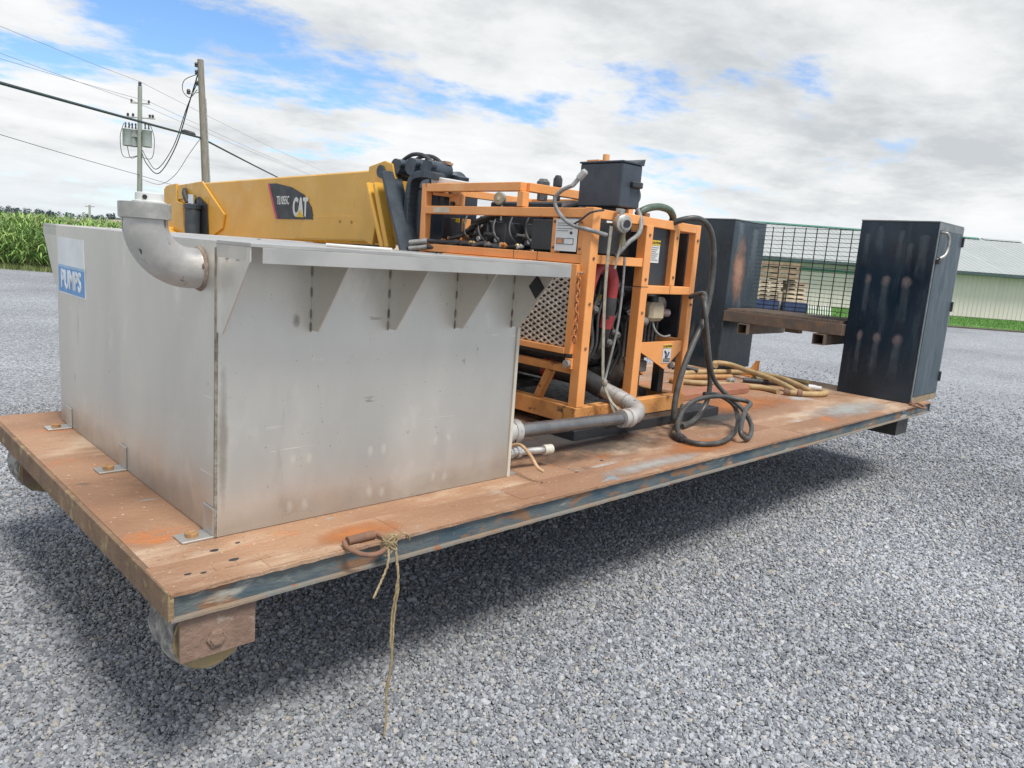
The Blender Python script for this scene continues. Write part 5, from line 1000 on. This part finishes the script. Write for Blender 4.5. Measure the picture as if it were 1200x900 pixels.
# ------------------------------------------------------------------ fork basket between the cabinets
bk = root('fork_basket', 'grated steel shelf with fork pockets and a dark mesh back, between the two cabinets', 'basket', (6.2, 1.25, 1.10))
BY0, BY1_, BX0_, BX1_ = .674, 1.836, 5.90, 6.50
M().box((BX0_, BY0, 1.195), (BX0_+.05, BY1_, 1.295)).build('front_beam', GRATE, bk, bevel=.003); M().box((BX1_, BY0, 1.195), (BX1_+.05, BY1_, 1.295)).build('rear_beam', GRATE, bk, bevel=.003)
for y in (BY0, BY1_-.045): M().box((BX0_+.0505, y, 1.197), (BX1_-.0005, y+.045, 1.293)).build('side_beam', GRATE, bk)
bmh = M().box((BX0_+.002, -.004, 0), (BX1_+.04, .004, .024)).mesh('grating_bar', GRATE)
for k in range(44): link('grating_bar', bmh, bk, loc=(6.2, BY0+.03+k*.0256, 1.2955)).data = bmh
for ob in [o for o in bk.children if o.name.startswith('grating_bar')]: ob.location.x = -OFF[bk.name][0]
for y0, y1 in ((1.545, 1.645), (.80, .905)):
    t_ = M(); th = .008
    for a, b in (((BX0_-.05, y0, 1.095), (6.62, y1, 1.095+th)), ((BX0_-.05, y0, 1.19-th), (6.62, y1, 1.19)), ((BX0_-.05, y0, 1.0955+th), (6.62, y0+th, 1.1895-th)), ((BX0_-.05, y1-th, 1.0955+th), (6.62, y1, 1.1895-th))): t_.box(a, b)
    t_.build('fork_pocket', GRATE, bk)
M().box((6.2, 1.2, 1.14), (6.28, 1.34, 1.194)).build('center_foot', GRATE, bk)
vw = M().box((-.004, -.0035, 0), (.004, .0035, .85)).mesh('mesh_wire', MESHW); hw = M().box((-.003, 0, -.0025), (.003, BY1_-BY0, .0025)).mesh('mesh_wire', MESHW)
for k in range(10): link('mesh_wire', vw, bk, loc=(BX1_+.02, BY0+.06+k*.1135, 1.2955))
for k in range(21): link('mesh_wire', hw, bk, loc=(BX1_+.028, BY0, 1.325+k*.0405))

# ------------------------------------------------------------------ telehandler behind the platform
th_ = root('telehandler', 'yellow telehandler boom with black lifting head, behind the steel tank', 'telehandler', (2.9, 5.5, 0))
bx0, bx1 = 2.50, 2.96
def bz(y): t = (y-2.85)/(7.05-2.85); return 1.692-.10*t, 2.225-.07*t
ya, yb = 2.85, 7.05
(za0, za1), (zb0_, zb1) = bz(ya), bz(yb)
boom = M().prism([(bx0, ya, za0), (bx0, ya, za1), (bx0, yb, zb1), (bx0, yb, zb0_)], (bx1-bx0, 0, 0)).build('boom', YELLOW, th_, bevel=.012)
M().prism([(bx0-.004, 2.92, bz(2.92)[0]+.20), (bx0-.004, 3.85, bz(3.85)[0]+.20), (bx0-.004, 4.05, bz(4.05)[0]+.02), (bx0-.004, 2.92, bz(2.92)[0]+.02)], (.0035, 0, 0)).build('wear_plate', YELLOW, boom, bevel=.001)
for y in (3.15, 3.32): M().cyl((bx0-.004, y, 1.84), (bx0-.009, y, 1.84), .012, 8).build('bolt', mat('rust_yellow', (.40, .22, .06), None, 12, .6), boom)
M().prism([(bx0-.022, 6.65, 2.15), (bx0-.022, 6.0, 2.185), (bx0-.022, 5.45, 1.86), (bx0-.022, 5.50, 1.72), (bx0-.022, 5.85, 1.60), (bx0-.022, 6.10, 1.60), (bx0-.022, 6.12, 1.86), (bx0-.022, 6.30, 2.02), (bx0-.022, 6.65, 2.0)], (.0215, 0, 0)).build('gusset_plate', YELLOW, boom, bevel=.004)
for y, z, r in ((6.92, 1.74, .055), (6.78, 1.76, .06), (6.58, 1.77, .075)): M().cyl((bx0-.001, y, z), (bx0-.004, y, z), r, 16).build('lightening_hole', INKD, boom)
M().prism([(bx0-.03, 7.045, 1.56), (bx0-.03, 7.045, 2.11), (bx0-.03, 6.97, 2.15), (bx0-.03, 6.68, 2.17), (bx0-.03, 6.66, 1.98), (bx0-.03, 6.50, 1.96), (bx0-.03, 6.46, 1.56)], (.028, 0, 0)).build('pivot_plate', YELLOW, boom, bevel=.004)
cy_ = M().cyl((bx0-.11, 6.02, 1.25), (bx0-.11, 6.02, 1.90), .075, 18).build('lift_cylinder', BOOMBLK, th_, smooth=40); M().lathe((bx0-.11, 6.02, 1.90), (0, 0, 1), ((0, .085), (.04, .085), (.042, .06), (.05, .05)), 16).build('gland', BOOMBLK, cy_, smooth=30)
M().cyl((bx0-.11, 6.02, 1.94), (bx0-.11, 6.02, 2.04), .04, 12).build('rod', mat('chrome', (.7, .72, .74), None, 6, .15, 1.0), cy_, smooth=40)
M().tube(spline([(bx0-.035, 6.42, 2.10), (bx0-.06, 6.36, 2.05), (bx0-.045, 6.32, 1.97)], 5), .026, 8).build('cylinder_hose', RUBBER, cy_, smooth=60)
M().prism([(bx0-.034, y, z) for y, z in ((6.28, 1.58), (6.30, 1.88), (6.24, 1.98), (6.05, 2.03), (5.84, 1.95), (5.80, 1.58))], (.008, 0, 0)).build('dark_arch_plate', INKD, boom)  # dark plate on the solid boom, painting the shade inside an arched cutout
for k in range(3): M().tube(spline([(bx0-.06, 7.15, 1.60+.03*k), (bx0-.10, 6.95, 1.66), (bx0-.10, 6.75, 1.64-.03*k), (bx0-.08, 6.5, 1.58)], 5), .05, 10).build('line_bundle', YELLOW, boom, smooth=60)
# decal
de = M().prism([(bx0-.006, y, z) for y, z in ((4.56, 2.145), (4.40, 2.145), (4.12, 2.110), (3.90, 2.045), (3.775, 1.945), (3.735, 1.845), (4.40, 1.838))], (.005, 0, 0)).build('decal', mat('decal_black', (.022, .022, .026), None, 4, .4), boom)
M().prism([(bx0-.0075, y, z) for y, z in ((4.56, 2.145), (4.525, 2.14), (4.36, 1.839), (4.40, 1.838))], (.001, 0, 0)).build('decal_stripe', PINK, de)
WDEC = mat('decal_white', (.72, .72, .70), None, 4, .4)
lettering('decal_lettering', 'TL1055C', .100, (bx0-.0085, 4.265, 1.995), MX_NEGX, WDEC, de, .0014, .60)
lettering('decal_lettering', 'CAT', .215, (bx0-.0085, 3.955, 1.935), MX_NEGX, WDEC, de, .0075, .60)
M().prism([(bx0-.0100, 4.02, 1.860), (bx0-.0100, 3.885, 1.860), (bx0-.0100, 3.9525, 1.925)], (-.001, 0, 0)).build('decal_triangle', LABY, de)
# boom nose, links and head
for x in (bx0-.03, bx1+.002): M().prism([(x, 2.90, za1+.02), (x, 2.70, za1+.055), (x, 2.60, za1+.03), (x, 2.56, za1-.08), (x, 2.72, za1-.12), (x, 2.82, za0-.02), (x, 2.95, za0+.02)], (.028, 0, 0)).build('nose_plate', YELLOW, th_, bevel=.004)
for dy, m_ in ((0, YELLOW), (-.10, YELLOW)): M().bar((bx0-.055, 2.83+dy, 2.12), (bx0-.055, 2.60+dy*.6, 1.66), .045, .085, (1, 0, 0)).build('link_arm', m_, th_, bevel=.012)
M().cyl((bx0-.045, 2.73, za1-.02), (bx1+.05, 2.73, za1-.02), .045, 16).build('pivot_pin', BOOMBLK, th_, smooth=40)
for x in (bx0-.03, bx0+.22): M().bar((x, 2.62, 2.20), (x, 2.33, 1.62), .06, .16, (1, 0, 0)).build('tilt_arm', BOOMBLK, th_, bevel=.02)
for x in (bx0+.02, bx0+.24):
    P = spline([(x, 2.30, 1.62), (x, 2.42, 1.80), (x, 2.42, 2.05), (x, 2.38, 2.16), (x, 2.24, 2.18), (x, 2.12, 2.16)], 6); m = M()
    for a, b in zip(P[:-1], P[1:]): m.bar(a, b+(b-a)*.1, .05, .085, (1, 0, 0))
    m.build('head_hook', BOOMBLK, th_, bevel=.004)
M().box((bx0+.05, 2.36, 1.20), (bx0+.60, 2.50, 2.10)).build('head_frame', BOOMBLK, th_, bevel=.02)
for k, (y, z) in enumerate(((2.58, 2.235), (2.40, 2.235), (2.22, 2.215))):
    c = M().cyl((bx0-.02, y, z), (bx0+.17, y, z), .058, 18).build('head_roller', BOOMBLK, th_, smooth=40)
    for q in range(4): M().lathe((bx0-.022+.0*q, y-.045+.0*q, z+.02), (1, 0, 0), ((0, .028), (.04, .030)), 10).build('hose_elbow', BOOMBLK, c, smooth=40) if q == 0 else None
    for q in range(7):
        a = -.3+q*.42; M().box((bx0+.12, y+.062*math.cos(a)-.012, z+.062*math.sin(a)-.007), (bx0+.175, y+.062*math.cos(a)+.012, z+.062*math.sin(a)+.007)).build('chain_plate', mat('rust_chain_plate', (.36, .22, .13), (.24, .15, .09), 30, .7), c)
for k in range(2): M().tube(spline([(bx0+.08+.09*k, 2.66, 2.28), (bx0+.08+.09*k, 2.52, 2.33), (bx0+.08+.09*k, 2.36, 2.31), (bx0+.08+.09*k, 2.22, 2.20), (bx0+.10+.09*k, 2.16, 1.95)], 6), .014, 10).build('head_hose', RUBBER, th_, smooth=60)
M().lathe((bx0+.34, 2.42, 2.15), (0, -1, 0), ((0, .06), (.02, .09), (.12, .09), (.14, .06)), 18).build('side_motor', BOOMBLK, th_, smooth=30)
for z in (1.715, 1.675): M().cyl((bx0-.06, 2.30, z), (bx0-.03, 2.14, z+.02), .018, 12).build('quick_coupler', GALV, th_, smooth=40)
for k in range(2): M().tube(spline([(bx0-.03, 2.14, 1.735-.04*k), (bx0+.0, 2.05, 1.735-.04*k), (bx0+.05, 1.9, 1.74)], 5), .014, 8).build('coupler_hose', RUBBER, th_, smooth=60)
M().box((bx0-.45, 2.455, .50), (bx1+.45, 2.50, .62)).build('carriage_bar', BOOMBLK, th_, bevel=.006); M().box((bx0-.45, 2.455, 1.02), (bx1+.45, 2.50, 1.14)).build('carriage_bar', BOOMBLK, th_, bevel=.006)
M().box((bx0+.10, 2.505, .50), (bx0+.35, 2.60, 1.5)).build('carriage_post', BOOMBLK, th_, bevel=.008)
for x in (bx0-.40, bx1+.30): M().prism([(x, 2.452, .535), (x, .75, .560), (x, .75, .575), (x, 2.40, .608), (x, 2.40, 1.12), (x, 2.452, 1.12)], (.12, 0, 0)).build('fork', BLACKM, th_, bevel=.004)
# chassis, cab and wheels
M().box((2.35, 3.5, .62), (3.35, 7.1, 1.10)).build('chassis', YELLOW, th_, bevel=.03)
M().box((3.05, 6.4, 1.10), (3.30, 7.1, 1.75)).build('boom_tower', YELLOW, th_, bevel=.02); M().box((2.42, 6.75, 1.10), (2.49, 7.1, 1.7)).build('boom_tower', YELLOW, th_, bevel=.02)
cb_ = M().box((3.10, 4.6, 1.10), (3.95, 5.9, 1.48)).build('cab', YELLOW, th_, bevel=.03); M().box((3.14, 4.65, 1.482), (3.91, 5.85, 1.98)).build('cab_glazing', GLASSD, cb_, bevel=.03); M().box((3.10, 4.6, 1.982), (3.95, 5.9, 2.04)).build('cab_roof', BLACKP, cb_, bevel=.02)
M().box((1.75, 4.5, .75), (2.34, 6.2, 1.42)).build('engine_hood', YELLOW, th_, bevel=.04)
for y in (3.9, 6.7):
    for x0_, x1_ in ((1.72, 2.08), (3.62, 3.98)):
        ty = M().lathe((x0_, y, .62), (1, 0, 0), ((0, .36), (0, .52), (.05, .60), (.18, .62), (.31, .60), (.36, .52), (.36, .36)), 30).build('tyre', TYRE, th_, smooth=40)
        M().lathe((x0_+.06, y, .62), (1, 0, 0), ((0, .12), (.0, .34), (.24, .34), (.24, .12)), 24).build('rim', YELLOW, ty, smooth=30)
    M().cyl((2.08, y, .62), (3.62, y, .62), .09, 14).build('axle', BLACKM, th_, smooth=40)
